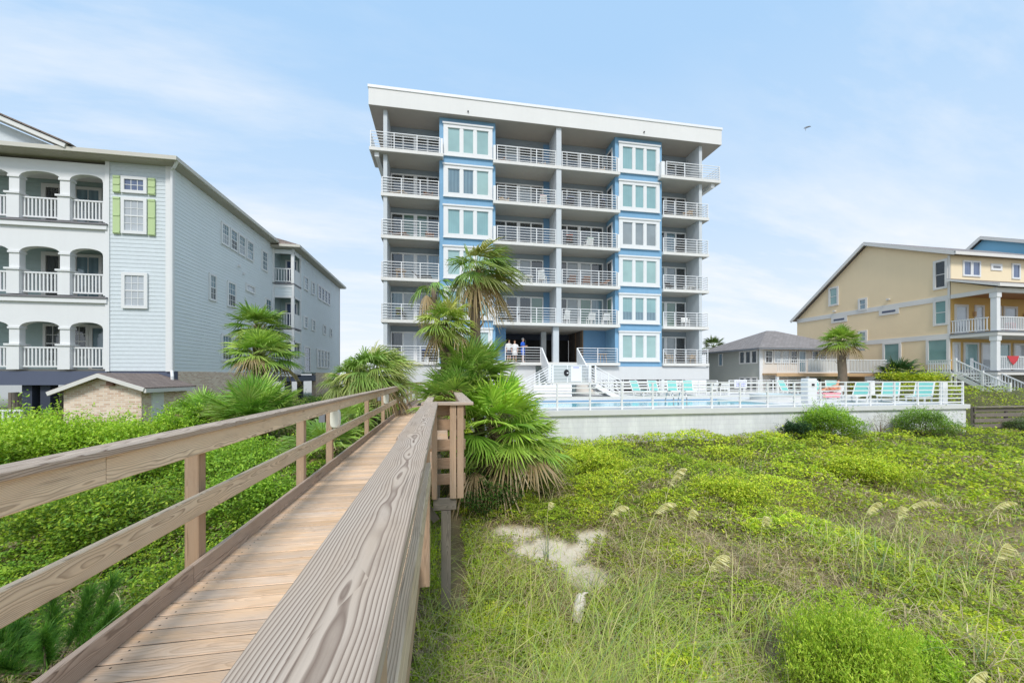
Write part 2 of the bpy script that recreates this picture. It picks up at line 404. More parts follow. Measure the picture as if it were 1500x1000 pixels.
def np_mesh(name, V, F, mat, colr=None, parent=None, smooth=False):
    """V (n,3), F (m,k) all faces with k corners"""
    me = bpy.data.meshes.new(name)
    o0 = np.zeros(3)
    if parent is not None: o0 = np.array(base_of(parent))
    n, (m, k) = len(V), F.shape
    me.vertices.add(n); me.vertices.foreach_set('co', (V - o0).astype(np.float32).ravel())
    me.loops.add(m * k); me.loops.foreach_set('vertex_index', F.astype(np.int32).ravel())
    me.polygons.add(m); me.polygons.foreach_set('loop_start', np.arange(0, m * k, k, dtype=np.int32))
    me.polygons.foreach_set('loop_total', np.full(m, k, dtype=np.int32))
    if smooth: me.polygons.foreach_set('use_smooth', np.ones(m, dtype=bool))
    me.update(calc_edges=True)
    if colr is not None:
        at = me.attributes.new('Col', 'FLOAT_COLOR', 'POINT')
        c = np.ones((n, 4), dtype=np.float32); c[:, :3] = colr
        at.data.foreach_set('color', c.ravel())
    me.materials.append(M[mat])
    o = bpy.data.objects.new(name, me); col.objects.link(o)
    if parent is not None: o.parent = parent
    else: OFF[o] = Vector((0, 0, 0))
    return o
# ------------------------------------------------------------------ numpy noise
_tab = rng.random((8, 256, 256))
def vnoise(x, y, k=0):
    x = np.asarray(x, float) + 1000.; y = np.asarray(y, float) + 1000.
    xi = np.floor(x).astype(int); yi = np.floor(y).astype(int); fx = x - xi; fy = y - yi
    fx = fx*fx*(3-2*fx); fy = fy*fy*(3-2*fy); T = _tab[k % 8]
    a = T[xi % 256, yi % 256]; b = T[(xi+1) % 256, yi % 256]; c = T[xi % 256, (yi+1) % 256]; d = T[(xi+1) % 256, (yi+1) % 256]
    return (a*(1-fx)+b*fx)*(1-fy) + (c*(1-fx)+d*fx)*fy
def fbm(x, y, k=0, o=4):
    s = 0; a = .5; f = 1.; tot = 0
    for i in range(o):
        s = s + a * vnoise(x*f, y*f, k+i); tot += a; a *= .5; f *= 2.03
    return s / tot
def sm(a, b, x):
    t = np.clip((np.asarray(x, float) - a) / (b - a), 0, 1); return t*t*(3-2*t)
# ================================================================== MAIN APARTMENT BUILDING
def zb(k): return 4.0 + 2.865 * k            # underside of floor slab k
ZS = 21.35                                   # roof soffit
T1 = (-.30, 3.65); T2 = (12.80, 16.65)       # the two blue window bays
main = thing('apartment_building', 'six storey blue and white oceanfront apartment building with stacked railed balconies', 'apartment building', (8.2, 34, 1.87))
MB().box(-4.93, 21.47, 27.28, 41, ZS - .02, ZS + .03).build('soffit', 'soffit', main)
MB().box(-4.95, 21.5, 27.25, 41.05, ZS + .005, 22.5).build('roof_fascia', 'fascia', main)
MB().box(-5.0, 21.55, 27.2, 41.1, 22.5, 22.68).build('roof_edge_cap', 'rail_white', main)
for vx in (1.67, 14.9):
    MB().tube([(vx, 27.26, 21.62), (vx, 27.16, 21.62)], .05, 8).build('vent', 'blacklamp', main)
MB().box(-4.05, -3.8, 27.6, 41, 4.22, ZS - .02).build('end_wall', 'column', main)
MB().box(19.8, 20.05, 27.62, 41, 4.22, ZS - .02).build('end_wall', 'column', main)
for k in range(1, 6):                        # party wall between the two middle balconies
    MB().box(8.1, 8.48, 27.42, 29.4, zb(k) + .22, (zb(k + 1) if k < 5 else ZS - .02)).build('divider_wall', 'column', main)
for (x0, x1) in (T1, T2):
    MB().box(x0, x1, 27.72, 33, 3.95, ZS - .02).build('window_bay', 'blue', main)
for (x0, x1, z0) in ((-3.8, T1[0], 4.22), (T1[1], 12.8, zb(1) + .22), (T2[1], 19.8, 4.22)):
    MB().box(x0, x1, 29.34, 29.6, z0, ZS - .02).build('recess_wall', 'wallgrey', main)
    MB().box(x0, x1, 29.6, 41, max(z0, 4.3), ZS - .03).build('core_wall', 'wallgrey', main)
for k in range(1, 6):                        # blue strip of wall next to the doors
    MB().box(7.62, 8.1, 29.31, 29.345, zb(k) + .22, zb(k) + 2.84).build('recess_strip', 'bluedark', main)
# slabs and ceilings
def slab(x0, x1, y0, k, y1=29.5):
    MB().box(x0, x1, y0, y1, zb(k), zb(k) + .22).build('balcony_slab', 'slab', main)
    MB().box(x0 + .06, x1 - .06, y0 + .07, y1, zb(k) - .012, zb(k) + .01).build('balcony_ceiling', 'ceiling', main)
for k in range(6):
    if k < 5:
        slab(-4.2, T1[0], 27.5, k); slab(T2[1], 20.6, 27.5, k)
    else:
        slab(-4.9, -.02, 27.2, k); slab(16.3, 21.4, 27.2, k)
    slab(3.45, 13.05, 27.35, k, 33.2 if k < 2 else 29.5)
# railings
def railing(x0, x1, y, z, nposts, sideL=None, sideR=None, name='balcony_railing', parent=None, h=1.06, nr=6, r=.028):
    mb = MB()
    for i in range(nposts):
        x = x0 + .03 + (x1 - x0 - .06) * i / (nposts - 1)
        mb.box(x - .025, x + .025, y - .025, y + .025, z, z + h)
    for j in range(nr):
        zz = z + .12 + (h - .12) * j / (nr - 1)
        mb.box(x0, x1, y - .02, y + .02, zz - r / 2, zz + r / 2 + (.012 if j == nr - 1 else 0))
        for sx, ye in ((x0, sideL), (x1, sideR)):
            if ye: mb.box(sx - .02, sx + .02, y + .021, ye, zz - r / 2, zz + r / 2)
    return mb.build(name, 'rail_white', parent or main)
for k in range(6):
    z = zb(k) + .22
    if k < 5:
        railing(-4.14, T1[0] - .02, 27.56, z, 4, sideL=29.3)
        MB().box(-4.19, -4.16, 27.6, 27.95, z, z + 1.04).build('balcony_end_panel', 'rail_white', main)
        railing(T2[1] + .02, 20.54, 27.56, z, 5, sideR=29.4)
    else:
        railing(-4.84, -.25, 27.26, z, 4, sideL=29.2)
        MB().box(-.22, -.06, 27.24, 27.7, z, z + 1.04).build('balcony_end_panel', 'rail_white', main)
        railing(16.75, 21.34, 27.26, z, 4, sideR=29.4)
        MB().box(16.34, 16.62, 27.24, 27.7, z, z + 1.04).build('balcony_end_panel', 'rail_white', main)
    if k > 0:
        railing(3.72, 8.08, 27.42, z, 4); railing(8.5, 12.82, 27.42, z, 4)
        MB().box(3.47, 3.64, 27.38, 27.71, z, z + 1.04).build('balcony_end_panel', 'rail_white', main)
        MB().box(12.86, 13.0, 27.38, 27.71, z, z + 1.04).build('balcony_end_panel', 'rail_white', main)
for bx in (-4.45, 20.85):                    # beams carrying the widened top balconies
    MB().box(bx - .13, bx + .13, 27.45, 33, zb(5) - .30, zb(5) - .013).build('beam', 'fascia', main)
    MB().box(bx - .14, bx + .14, 27.42, 27.449, zb(5) - .31, zb(5) - .014).build('beam_end', 'rail_white', main)
# bay windows
mints = [['pane_mint', 'pane_mint2', 'pane_mint', 'pane_mint2', 'pane_grey', 'pane_mint'], ['pane_mint', 'pane_mint2', 'pane_mint', 'pane_curt', 'pane_mint2', 'pane_mint2']]
for b, (x0, x1) in enumerate((T1, T2)):
    for k in range(6):
        z0, z1 = zb(k) + .33, zb(k) + 2.60; xa, xb = x0 + .28, x1 - .22
        ga, gb, gz0, gz1 = xa + .30, xb - .28, z0 + .30, z1 - .28
        mb = MB(); Y0, Y1 = 27.62, 27.73
        mb.box(xa, ga, Y0, Y1, z0, z1).box(gb, xb, Y0, Y1, z0, z1).box(ga, gb, Y0, Y1, z0, gz0).box(ga, gb, Y0, Y1, gz1, z1)
        w = gb - ga; 
        for m_ in (1, 2):
            xm = ga + w * m_ / 3; mb.box(xm - .11, xm + .11, Y0 + .01, Y1, gz0, gz1)
        mb.box(xa - .06, xb + .06, Y0 - .06, Y0 + .01, z1 - .05, z1 + .06)
        mb.box(xa - .03, xb + .03, Y0 - .03, Y0 - .002, z0 - .02, z0 + .07)
        f = mb.build('window', 'white', main)
        # inner sash set back
        s_ = MB()
        for m_ in range(3):
            a = ga + w * m_ / 3 + (.11 if m_ else 0); c = ga + w * (m_ + 1) / 3 - (.11 if m_ < 2 else 0)
            s_.box(a, a + .03, Y0 + .05, Y1 - .01, gz0, gz1).box(c - .03, c, Y0 + .05, Y1 - .01, gz0, gz1)
        s_.build('sash', 'rail_white', f)
        q = MB().box(ga, gb - (w / 3 if (b == 0 and k == 4) else 0), Y0 + .09, Y0 + .1, gz0, gz1)
        q.build('pane', mints[b][k], f)
        if b == 0 and k == 4: MB().box(gb - w / 3 + .002, gb, Y0 + .09, Y0 + .1, gz0, gz1).build('pane', 'pane_mint', f)
        if b == 1 and k == 1:
            MB().box(ga, gb, Y0 + .082, Y0 + .088, gz0, gz0 + .62).build('pane', 'pane_grey', f)
# sliding doors
def sliding(x0, x1, k, mats, n=4):
    z0, z1 = zb(k) + .22, zb(k) + 2.45; Y0 = 29.24
    fr = MB(); fr.box(x0, x1, Y0, 29.339, z1 - .10, z1).box(x0, x0 + .09, Y0, 29.339, z0, z1 - .1).box(x1 - .09, x1, Y0, 29.339, z0, z1 - .1)
    w = (x1 - x0) / n
    for i in range(1, n):
        hw = .13 if i == n // 2 else .06
        fr.box(x0 + w * i - hw, x0 + w * i + hw, Y0 + .01, 29.339, z0, z1 - .1)
    f = fr.build('sliding_door', 'rail_white', main)
    for i in range(n):
        MB().box(x0 + w * i + .02, x0 + w * (i + 1) - .02, 29.30, 29.31, z0 + .02, z1 - .08).build('pane', mats[i % len(mats)], f)
D, C, G, L_, B_ = 'pane_dark', 'pane_curt', 'pane_curtg', 'pane_blind', 'pane_grey'
Am = [(D, L_, L_, D), (B_, C, C, B_), (D, C, C, B_), (D, G, G, D), (D, D, D, D), (D, D, D, D)]
I1m = [None, (B_, D, D, G), (D, C, C, D), (D, D, D, D), (D, D, C, D), (D, C, D, D)]
I2m = [None, (D, C, G, B_), (D, C, C, D), (D, D, D, D), (D, D, D, D), (D, D, D, D)]
Bm = [(B_, C, D), (G, G, D), (B_, C, D), (D, B_, D), (D, D, D), (D, D, D)]
for k in range(6):
    sliding(-3.78, T1[0] + .0, k, Am[k]); sliding(17.0, 19.75, k, Bm[k], 3)
    if k:
        sliding(T1[1] + .02, 7.6, k, I1m[k]); sliding(8.5, 12.5, k, I2m[k])
        z0, z1 = zb(k) + .3, zb(k) + 2.45       # side window of the right bay
        f = MB().box(12.74, 12.81, 28.15, 28.28, z0, z1).box(12.74, 12.81, 29.0, 29.13, z0, z1).box(12.74, 12.81, 28.28, 29.0, z0, z0 + .13).box(12.74, 12.81, 28.28, 29.0, z1 - .13, z1).build('side_window', 'rail_white', main)
        MB().box(12.77, 12.78, 28.28, 29.0, z0 + .13, z1 - .13).build('pane', D if k != 1 else G, f)
# base
MB().box(-4.25, 6.6, 27.64, 29.5, 1.3, 3.985).build('base_wall', 'basewhite', main)
MB().box(6.6, 11.4, 28.3, 28.5, 1.3, 3.985).build('base_wall', 'mintwall', main)
MB().box(11.4, 20.7, 27.66, 27.95, 2.95, 3.94).build('base_wall', 'basewhite', main)
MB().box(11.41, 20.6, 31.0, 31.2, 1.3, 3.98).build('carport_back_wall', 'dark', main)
MB().box(11.2, 11.4, 27.66, 31.2, 1.3, 3.94).build('carport_side_wall', 'basewhite', main)
MB().box(20.5, 20.7, 27.951, 31.2, 1.3, 3.94).build('carport_side_wall', 'basewhite', main)
fd = MB().box(8.0, 9.1, 28.24, 28.31, 1.88, 3.8).build('door', 'white', main)
MB().box(9.45, 9.75, 28.22, 28.31, 2.8, 3.5).build('meter_box', 'blacklamp', main)
MB().box(9.9, 11.3, 28.2, 28.31, 1.9, 3.0).build('planter_panel', 'cream', main)
sc_ = MB()
for j in range(4): sc_.box(11.42, 18.6, 27.70, 27.76, 1.98 + j * .25, 2.08 + j * .25)
for i in range(8): sc_.box(11.45 + i * 1.0, 11.53 + i * 1.0, 27.765, 27.81, 1.87, 2.945)
sc_.build('carport_screen', 'rail_white', main)
sc_ = MB()
for j in range(5): sc_.prism([(27.70, 1.9 + j * .21), (27.64, 1.9 + j * .21), (27.70, 2.09 + j * .21)], 'X', 18.65, 20.45)
sc_.box(18.65, 20.45, 27.705, 27.75, 1.87, 2.945)
sc_.build('louver_panel', 'rail_white', main)
# entrance porch
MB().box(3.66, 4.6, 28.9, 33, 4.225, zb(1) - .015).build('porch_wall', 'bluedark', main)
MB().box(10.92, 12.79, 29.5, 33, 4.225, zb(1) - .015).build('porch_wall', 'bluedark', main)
MB().box(10.86, 10.915, 29.46, 33, 4.225, zb(1) - .016).build('plank_wall', 'barn', main)
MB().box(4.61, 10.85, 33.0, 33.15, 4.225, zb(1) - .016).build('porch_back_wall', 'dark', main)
MB().box(4.61, 10.85, 32.9, 32.99, 6.35, zb(1) - .017).build('porch_lintel', 'slatedark', main)
for px_ in (5.2, 6.9, 9.3):
    MB().box(px_, px_ + .1, 32.92, 32.985, 4.23, 6.34).build('door_post', 'wallgrey', main)
MB().box(7.92, 8.36, 27.62, 28.04, 4.225, zb(1) - .013).build('porch_column', 'column', main, bevel=.02)
MB().box(7.88, 8.3, 31, 31.42, 4.225, zb(1) - .013).build('porch_column', 'column', main, bevel=.02)
railing(4.3, 6.95, 27.45, 4.22, 3, name='porch_railing'); railing(9.73, 12.87, 27.45, 4.22, 3, name='porch_railing')
# ------------------------------------------------------------------ entrance staircase
def STEPS(mb, par):
    for i in range(len(mb.v) // 8):
        o_ = MB(); o_.add(mb.v[i * 8:i * 8 + 8], [(0, 3, 2, 1), (4, 5, 6, 7), (0, 1, 5, 4), (1, 2, 6, 5), (2, 3, 7, 6), (3, 0, 4, 7)]); o_.build('step', 'stepgrey', par)
st = thing('entrance_staircase', 'white entrance stairs with railed landing coming down from the lobby porch to the pool deck', 'staircase', (8.3, 25, 1.87))
mb = MB()
for i in range(8):
    y = 27.35 - i * .26; mb.box(7.05, 9.62, y - .26, y, 3.87 - i * .165, 4.03 - i * .165)
STEPS(mb, st)
for sx in (6.95, 9.63):
    MB().prism([(27.38, 3.9), (25.3, 2.6), (25.3, 3.85), (27.38, 5.28)], 'X', sx, sx + .09).build('side_panel', 'rail_white', st)
MB().box(6.85, 9.75, 24.0, 25.29, 2.66, 2.80).build('landing', 'coping', st)
for sx, d in ((6.84, -1), (9.76, 1)):
    mb = MB()
    for i in range(6):
        x = sx + d * .27 * i; mb.box(min(x, x + d * .27), max(x, x + d * .27), 24.05, 25.25, 2.60 - i * .15, 2.65 - i * .15)
    STEPS(mb, st)
    for y in (24.02, 25.27):
        MB().bar((sx, y, 2.6), (sx + d * 1.62, y, 1.75), .05, .28).build('stringer', 'rail_white', st)
    for y in (24.04, 25.25):
        mb = MB()
        for j in range(6):
            zz = .15 + .18 * j
            mb.bar((sx, y, 2.78 + zz), (sx + d * 1.75, y, 1.86 + zz), .035, .045)
        for t_ in (0, .5, 1):
            mb.box(sx + d * 1.75 * t_ - .03, sx + d * 1.75 * t_ + .03, y - .03, y + .03, 2.78 - .92 * t_, 3.88 - .92 * t_)
        mb.build('stair_railing', 'rail_white', st)
railing(6.86, 9.74, 24.03, 2.8, 4, name='landing_railing', parent=st, h=1.12)
for nx_ in (6.8, 9.6): MB().box(nx_, nx_ + .2, 24.9, 25.1, 2.8, 4.0).build('newel_post', 'rail_white', st)
mb = MB()
for j in range(4): mb.prism([(23.98, 1.9 + j * .19), (23.93, 1.9 + j * .19), (23.98, 2.07 + j * .19)], 'X', 5.6, 8.1)
mb.box(5.6, 8.1, 23.985, 24.0, 1.87, 2.655)
mb.build('slatted_panel', 'rail_white', st)
sgn = thing('notice_board', 'blank looking white notice board hung on the landing railing of the entrance stairs', 'sign', (8.45, 23.95, 2.9))
MB().box(8.05, 8.75, 23.96, 23.99, 2.88, 3.86).build('board', 'signwhite', sgn)
MB().box(8.2, 8.6, 23.952, 23.959, 3.74, 3.80).build('heading', 'signink', sgn)
rb_ = thing('meter_plate', 'small dark oval fitting with pale centre on the stair landing railing beside the notice board', 'fitting', (7.75, 23.96, 3.2))
MB().prism([(7.75 + .17 * math.cos(a), 3.42 + .22 * math.sin(a)) for a in np.linspace(0, 2 * math.pi, 20, endpoint=False)], 'Y', 23.93, 23.99).build('plate', 'black', rb_)
MB().box(7.76, 7.87, 23.92, 23.929, 3.38, 3.45).build('dial', 'white', rb_)

# ------------------------------------------------------------------ balcony furniture
def chair_mesh(root, mat, towel=None, high=False):
    bh = 1.0 if high else .82
    MB().box(-.27, .27, -.25, .25, .40, .45).build('seat', mat, root)
    mb = MB()
    for i in range(5): mb.bar((-.2 + .1 * i, .24, .44), (-.2 + .1 * i, .36, bh), .075, .022, (0, 1, 0))
    mb.bar((-.25, .37, bh - .03), (.25, .37, bh - .03), .025, .08); mb.build('backrest', mat, root)
    for sx in (-1, 1):
        for y in (-.22, .24): MB().bar((sx * .25, y, 0), (sx * .25, y, .62), .045, .045).build('leg', mat, root)
        MB().bar((sx * .25, -.24, .635), (sx * .25, .28, .635), .06, .03).build('armrest', mat, root)
    if towel: MB().box(-.24, .24, .20, .235, .44, bh + .02).box(-.24, .24, .236, .40, bh + .005, bh + .03).build('cloth', towel, root)
def lounge_mesh(root, mat):
    MB().box(-.3, .3, -.75, .25, .32, .37).build('seat', mat, root)
    mb = MB(); mb.bar((0, .22, .36), (0, .72, .78), .58, .04); mb.build('backrest', mat, root)
    for sx in (-1, 1):
        for y in (-.68, .2): MB().bar((sx * .27, y, 0), (sx * .27, y, .33), .045, .045).build('leg', mat, root)
def table_mesh(root, mat):
    MB().lathe([(.02, .66), (.40, .66), (.42, .69), (.40, .715), (.02, .72)], root.location * 0, 16).build('tabletop', mat, root) if False else None
    MB().lathe([(.02, .66), (.40, .66), (.42, .69), (.40, .715), (.02, .72)], tuple(root.location), 16).build('tabletop', mat, root)
    for sx in (-1, 1):
        for sy in (-1, 1):
            b = root.location
            MB().bar((b[0] + sx * .27, b[1] + sy * .27, b[2]), (b[0] + sx * .2, b[1] + sy * .2, b[2] + .67), .04, .04).build('leg', mat, root)
protos = {}
LEVEL = {0: 'ground level', 1: 'second', 2: 'third', 3: 'fourth', 4: 'fifth', 5: 'top'}
COLN = {'A': 'left end', 'I1': 'inner left', 'I2': 'inner right', 'B': 'right end'}
def put(kind, mat, towel, x, y, k, rz, label, cat='chair', group='furniture on the balconies'):
    key = (kind, mat, towel)
    nm = {'chair': 'patio_chair', 'high': 'high_back_chair', 'lounge': 'lounge_chair', 'table': 'patio_table'}[kind]
    if key not in protos:
        r_ = thing(nm, label, cat, (0, 0, 0), group)
        if kind == 'table': table_mesh(r_, mat)
        elif kind == 'lounge': lounge_mesh(r_, mat)
        else: chair_mesh(r_, mat, towel, kind == 'high')
        protos[key] = r_
    else: r_ = copy_tree(protos[key])
    r_.location = (x, y, zb(k) + .222); r_.rotation_euler = (0, 0, R(rz)); OFF[r_] = Vector(r_.location)
    tag(r_, label, cat, group); return r_
def bal(k, c): return f"{LEVEL[k]} {'floor ' if k not in (0, 5) else 'floor ' if k == 5 else ''}{COLN[c]} balcony".replace('ground level', 'ground level')
FURN = [
 ('lounge', 'tanresin', None, -3.3, 28.4, 4, 60, 'tan lounge chair at the left of the ' + bal(4, 'A'), 'chair'),
 ('chair', 'brownresin', None, -1.1, 28.5, 4, 20, 'brown chair at the right of the ' + bal(4, 'A'), 'chair'),
 ('lounge', 'brownresin', None, -3.2, 28.4, 3, 70, 'red brown lounge chair at the left of the ' + bal(3, 'A'), 'chair'),
 ('chair', 'brownresin', None, -1.0, 28.5, 3, 10, 'brown chair by the doors on the ' + bal(3, 'A'), 'chair'),
 ('table', 'tanresin', None, -3.0, 28.4, 2, 0, 'round tan table at the left of the ' + bal(2, 'A'), 'table'),
 ('lounge', 'darkresin', None, -1.6, 28.5, 2, 80, 'low dark lounge chair on the ' + bal(2, 'A'), 'chair'),
 ('chair', 'darkresin', 'limecloth', -3.0, 28.4, 1, 170, 'dark chair with a lime green cloth on the ' + bal(1, 'A'), 'chair'),
 ('chair', 'darkresin', 'bluecloth', -1.2, 28.2, 0, 170, 'chair with a royal blue cloth on the ' + bal(0, 'A'), 'chair'),
 ('chair', 'brownresin', None, 4.5, 28.4, 5, 30, 'brown chair at the left of the ' + bal(5, 'I1'), 'chair'),
 ('chair', 'tanresin', None, 7.3, 28.5, 5, -20, 'tan chair at the right of the ' + bal(5, 'I1'), 'chair'),
 ('chair', 'tanresin', None, 4.4, 28.4, 4, 20, 'tan chair at the left of the ' + bal(4, 'I1'), 'chair'),
 ('chair', 'whiteresin', 'redcloth', 7.3, 28.2, 4, 170, 'white chair with a red cloth on the ' + bal(4, 'I1'), 'chair'),
 ('lounge', 'darkresin', None, 4.6, 28.4, 3, 70, 'dark lounge chair at the left of the ' + bal(3, 'I1'), 'chair'),
 ('high', 'whiteresin', None, 7.2, 28.0, 2, 150, 'tall white chair beside the party wall on the ' + bal(2, 'I1'), 'chair'),
 ('chair', 'whiteresin', None, 5.2, 28.3, 2, 190, 'low white chair in the middle of the ' + bal(2, 'I1'), 'chair'),
 ('table', 'whiteresin', None, 6.2, 28.4, 2, 0, 'round white table on the ' + bal(2, 'I1'), 'table'),
 ('lounge', 'darkresin', None, 4.8, 28.3, 1, -80, 'dark reclining chair on the ' + bal(1, 'I1'), 'chair'),
 ('chair', 'tanresin', None, 12.0, 28.4, 5, -30, 'tan chair at the right of the ' + bal(5, 'I2'), 'chair'),
 ('chair', 'darkresin', 'bluecloth', 9.3, 28.1, 4, 180, 'left chair with a royal blue cloth on the ' + bal(4, 'I2'), 'chair'),
 ('chair', 'darkresin', 'bluecloth', 11.8, 28.1, 4, 175, 'right chair with a royal blue cloth on the ' + bal(4, 'I2'), 'chair'),
 ('chair', 'darkresin', 'orangecloth', 9.3, 28.0, 3, 160, 'dark chair with an orange red cloth on the ' + bal(3, 'I2'), 'chair'),
 ('chair', 'whiteresin', 'greencloth', 10.9, 28.3, 3, 185, 'white chair with a green cloth on the ' + bal(3, 'I2'), 'chair'),
 ('chair', 'brownresin', None, 9.5, 28.2, 2, 180, 'leftmost of three brown chairs on the ' + bal(2, 'I2'), 'chair'),
 ('chair', 'brownresin', None, 10.7, 28.4, 2, 180, 'middle one of three brown chairs on the ' + bal(2, 'I2'), 'chair'),
 ('lounge', 'brownresin', None, 12.0, 28.4, 2, -70, 'brown lounge chair at the right of the ' + bal(2, 'I2'), 'chair'),
 ('high', 'whiteresin', None, 8.95, 28.1, 1, 200, 'tall white chair beside the party wall on the ' + bal(1, 'I2'), 'chair'),
 ('chair', 'whiteresin', 'whitecloth', 11.0, 28.1, 1, 180, 'middle white chair of the ' + bal(1, 'I2'), 'chair'),
 ('chair', 'whiteresin', 'whitecloth', 12.2, 28.1, 1, 175, 'rightmost white chair of the ' + bal(1, 'I2'), 'chair'),
 ('table', 'tanresin', None, 12.0, 28.3, 0, 0, 'round pale table behind the right porch railing beside the lobby stairs', 'table'),
 ('chair', 'darkresin', None, 18.2, 28.4, 5, 10, 'dark chair behind the railing of the ' + bal(5, 'B'), 'chair'),
 ('chair', 'tanresin', None, 19.2, 28.2, 4, -60, 'tan chair at the right of the ' + bal(4, 'B'), 'chair'),
 ('chair', 'darkresin', None, 17.6, 28.4, 4, 10, 'dark chair at the left of the ' + bal(4, 'B'), 'chair'),
 ('table', 'darkresin', None, 18.6, 28.4, 3, 0, 'dark round table on the ' + bal(3, 'B'), 'table'),
 ('lounge', 'whiteresin', None, 19.6, 28.3, 2, -60, 'white lounge chair at the right of the ' + bal(2, 'B'), 'chair'),
 ('chair', 'darkresin', None, 17.8, 28.4, 2, 10, 'dark chair at the left of the ' + bal(2, 'B'), 'chair'),
 ('chair', 'whiteresin', None, 19.0, 28.2, 1, -20, 'white chair behind the railing of the ' + bal(1, 'B'), 'chair'),
 ('table', 'darkresin', None, 18.6, 28.3, 0, 0, 'dark round table on the ' + bal(0, 'B'), 'table'),
 ('chair', 'tanresin', None, 19.5, 28.3, 0, -80, 'tan chair at the right of the table on the ' + bal(0, 'B'), 'chair'),
 ('chair', 'tanresin', None, 17.6, 28.3, 0, 80, 'tan chair at the left of the table on the ' + bal(0, 'B'), 'chair'),
]
for f_ in FURN: put(*f_[:7], f_[7], f_[8])

# ================================================================== POOL DECK
tag(MB().box(1.5, 24.6, 14.75, 16.2, .3, 1.87).box(1.5, 3.3, 16.2, 20.6, .3, 1.87).box(15.9, 24.6, 16.2, 20.6, .3, 1.87).box(1.5, 28.5, 20.6, 31, .3, 1.87).box(3.3, 15.9, 16.2, 20.6, .3, .62).build('pool_deck', 'coping'), kind='structure')
tag(MB().add([(3.3, 16.2, 1.79), (15.9, 16.2, 1.79), (15.9, 20.6, 1.79), (3.3, 20.6, 1.79)], [(0, 1, 2, 3)]).build('pool_water', 'water'), kind='structure')
tl = MB()
for i in range(24):
    pass
tag(MB().box(3.31, 15.89, 20.56, 20.599, 1.66, 1.86).build('pool_tile_band', 'bluedark'), kind='structure')
spa = thing('raised_spa', 'round white raised spa at the right end of the swimming pool', 'spa', (17.9, 18.3, 1.87))
MB().lathe([(1.35, 0), (1.35, .30), (1.38, .32), (1.38, .37), (1.05, .37), (1.05, .25), (.02, .25)], (17.9, 18.3, 1.87), 32).build('rim', 'coping', spa)
MB().lathe([(.02, .27), (1.049, .27), (1.049, .28), (.02, .28)], (17.9, 18.3, 1.87), 32).build('spa_water', 'water', spa)
rw = thing('retaining_wall', 'long white painted block wall in front of the pool deck, behind green ground cover', 'wall', (13, 14.6, .3))
MB().box(1.5, 24.4, 14.46, 14.749, 0, 1.68).box(24.151, 24.4, 14.75, 22, 0, 1.68).build('wall', 'block', rw)
MB().box(1.4, 24.5, 14.36, 14.8, 1.68, 1.88).box(24.1, 24.5, 14.80, 22, 1.68, 1.88).build('coping', 'coping', rw)
def fence(name, label, x0, x1, y, z, h, n, rails, group=None):
    t = thing(name, label, 'fence', ((x0 + x1) / 2, y, z), group)
    for i in range(n):
        x = x0 + (x1 - x0) * i / (n - 1)
        MB().box(x - .032, x + .032, y - .032, y + .032, z, z + h).build('post', 'rail_white', t)
    for j in range(rails):
        zz = z + .10 + (h - .12) * j / (rails - 1)
        MB().box(x0, x1, y - .02, y + .02, zz - .024, zz + .024).build('rail', 'rail_white', t)
    return t
fence('pool_fence', 'white horizontal rail fence standing on the front retaining wall of the pool', 3.0, 24.35, 14.55, 1.88, 1.08, 17, 6)
fence('pool_fence', 'white horizontal rail fence at the back of the pool deck before the grey house', 20.8, 28.3, 25.6, 1.87, 1.05, 7, 5)
fence('pool_fence', 'short white rail fence segment beside the carport screen behind the teal loungers', 15.9, 20.6, 26.6, 1.87, 1.02, 4, 5)
MB().box(15.93, 16.15, 26.52, 26.56, 1.87, 2.95).build('panel', 'rail_white', bpy.data.objects['pool_fence.002'])
# lounger prototype: feet toward -Y
lg = thing('pool_lounger', 'x', 'lounger', (0, 0, 0), 'teal pool loungers')
MB().box(-.3, .3, -.95, .25, .32, .345).build('sling_seat', 'teal', lg)
mb = MB(); mb.bar((0, .25, .34), (0, .60, 1.0), .6, .03); mb.build('sling_back', 'teal', lg)
fr = MB()
for sx in (-1, 1):
    fr.bar((sx * .325, -1.0, .33), (sx * .325, .27, .33), .05, .06); fr.bar((sx * .325, .25, .33), (sx * .325, .62, 1.03), .05, .05)
fr.bar((-.33, -1.0, .33), (.33, -1.0, .33), .05, .06).bar((-.33, .61, 1.02), (.33, .61, 1.02), .05, .05); fr.build('frame', 'whiteresin', lg)
for sx in (-1, 1):
    for y in (-.85, .15): MB().bar((sx * .325, y, 0), (sx * .325, y, .31), .05, .07).build('leg', 'whiteresin', lg)
LG = [(13.3, 25.0, 12, 'first teal lounger from the left in the row under the building'), (14.6, 25.1, -5, 'second teal lounger from the left in the row under the building'),
      (15.9, 25.0, -22, 'third teal lounger from the left in the row under the building'), (17.1, 25.0, -25, 'fourth teal lounger from the left in the row under the building'),
      (23.7, 23.4, 10, 'teal lounger right of the white equipment pedestal'), (24.6, 22.6, -30, 'teal lounger facing left behind the sunbather'),
      (25.6, 22.9, -15, 'teal lounger half hidden behind the sunbather'), (26.9, 23.0, -40, 'teal lounger beside the lone palm trunk'),
      (21.3, 16.9, -75, 'flat teal lounger draped with a white towel behind the front fence'), (22.9, 16.6, -62, 'teal lounger with its back raised high behind the front fence'),
      (23.7, 15.75, -70, 'teal lounger nearest the right corner of the pool fence')]
for i, (x, y, rz, lab) in enumerate(LG):
    o = lg if i == 0 else copy_tree(lg)
    o.location = (x, y, 1.872); o.rotation_euler = (0, 0, R(rz)); o['label'] = lab
tw = thing('towel', 'white towel hanging over the flat teal lounger behind the front fence', 'towel', (21.6, 16.95, 2.5))
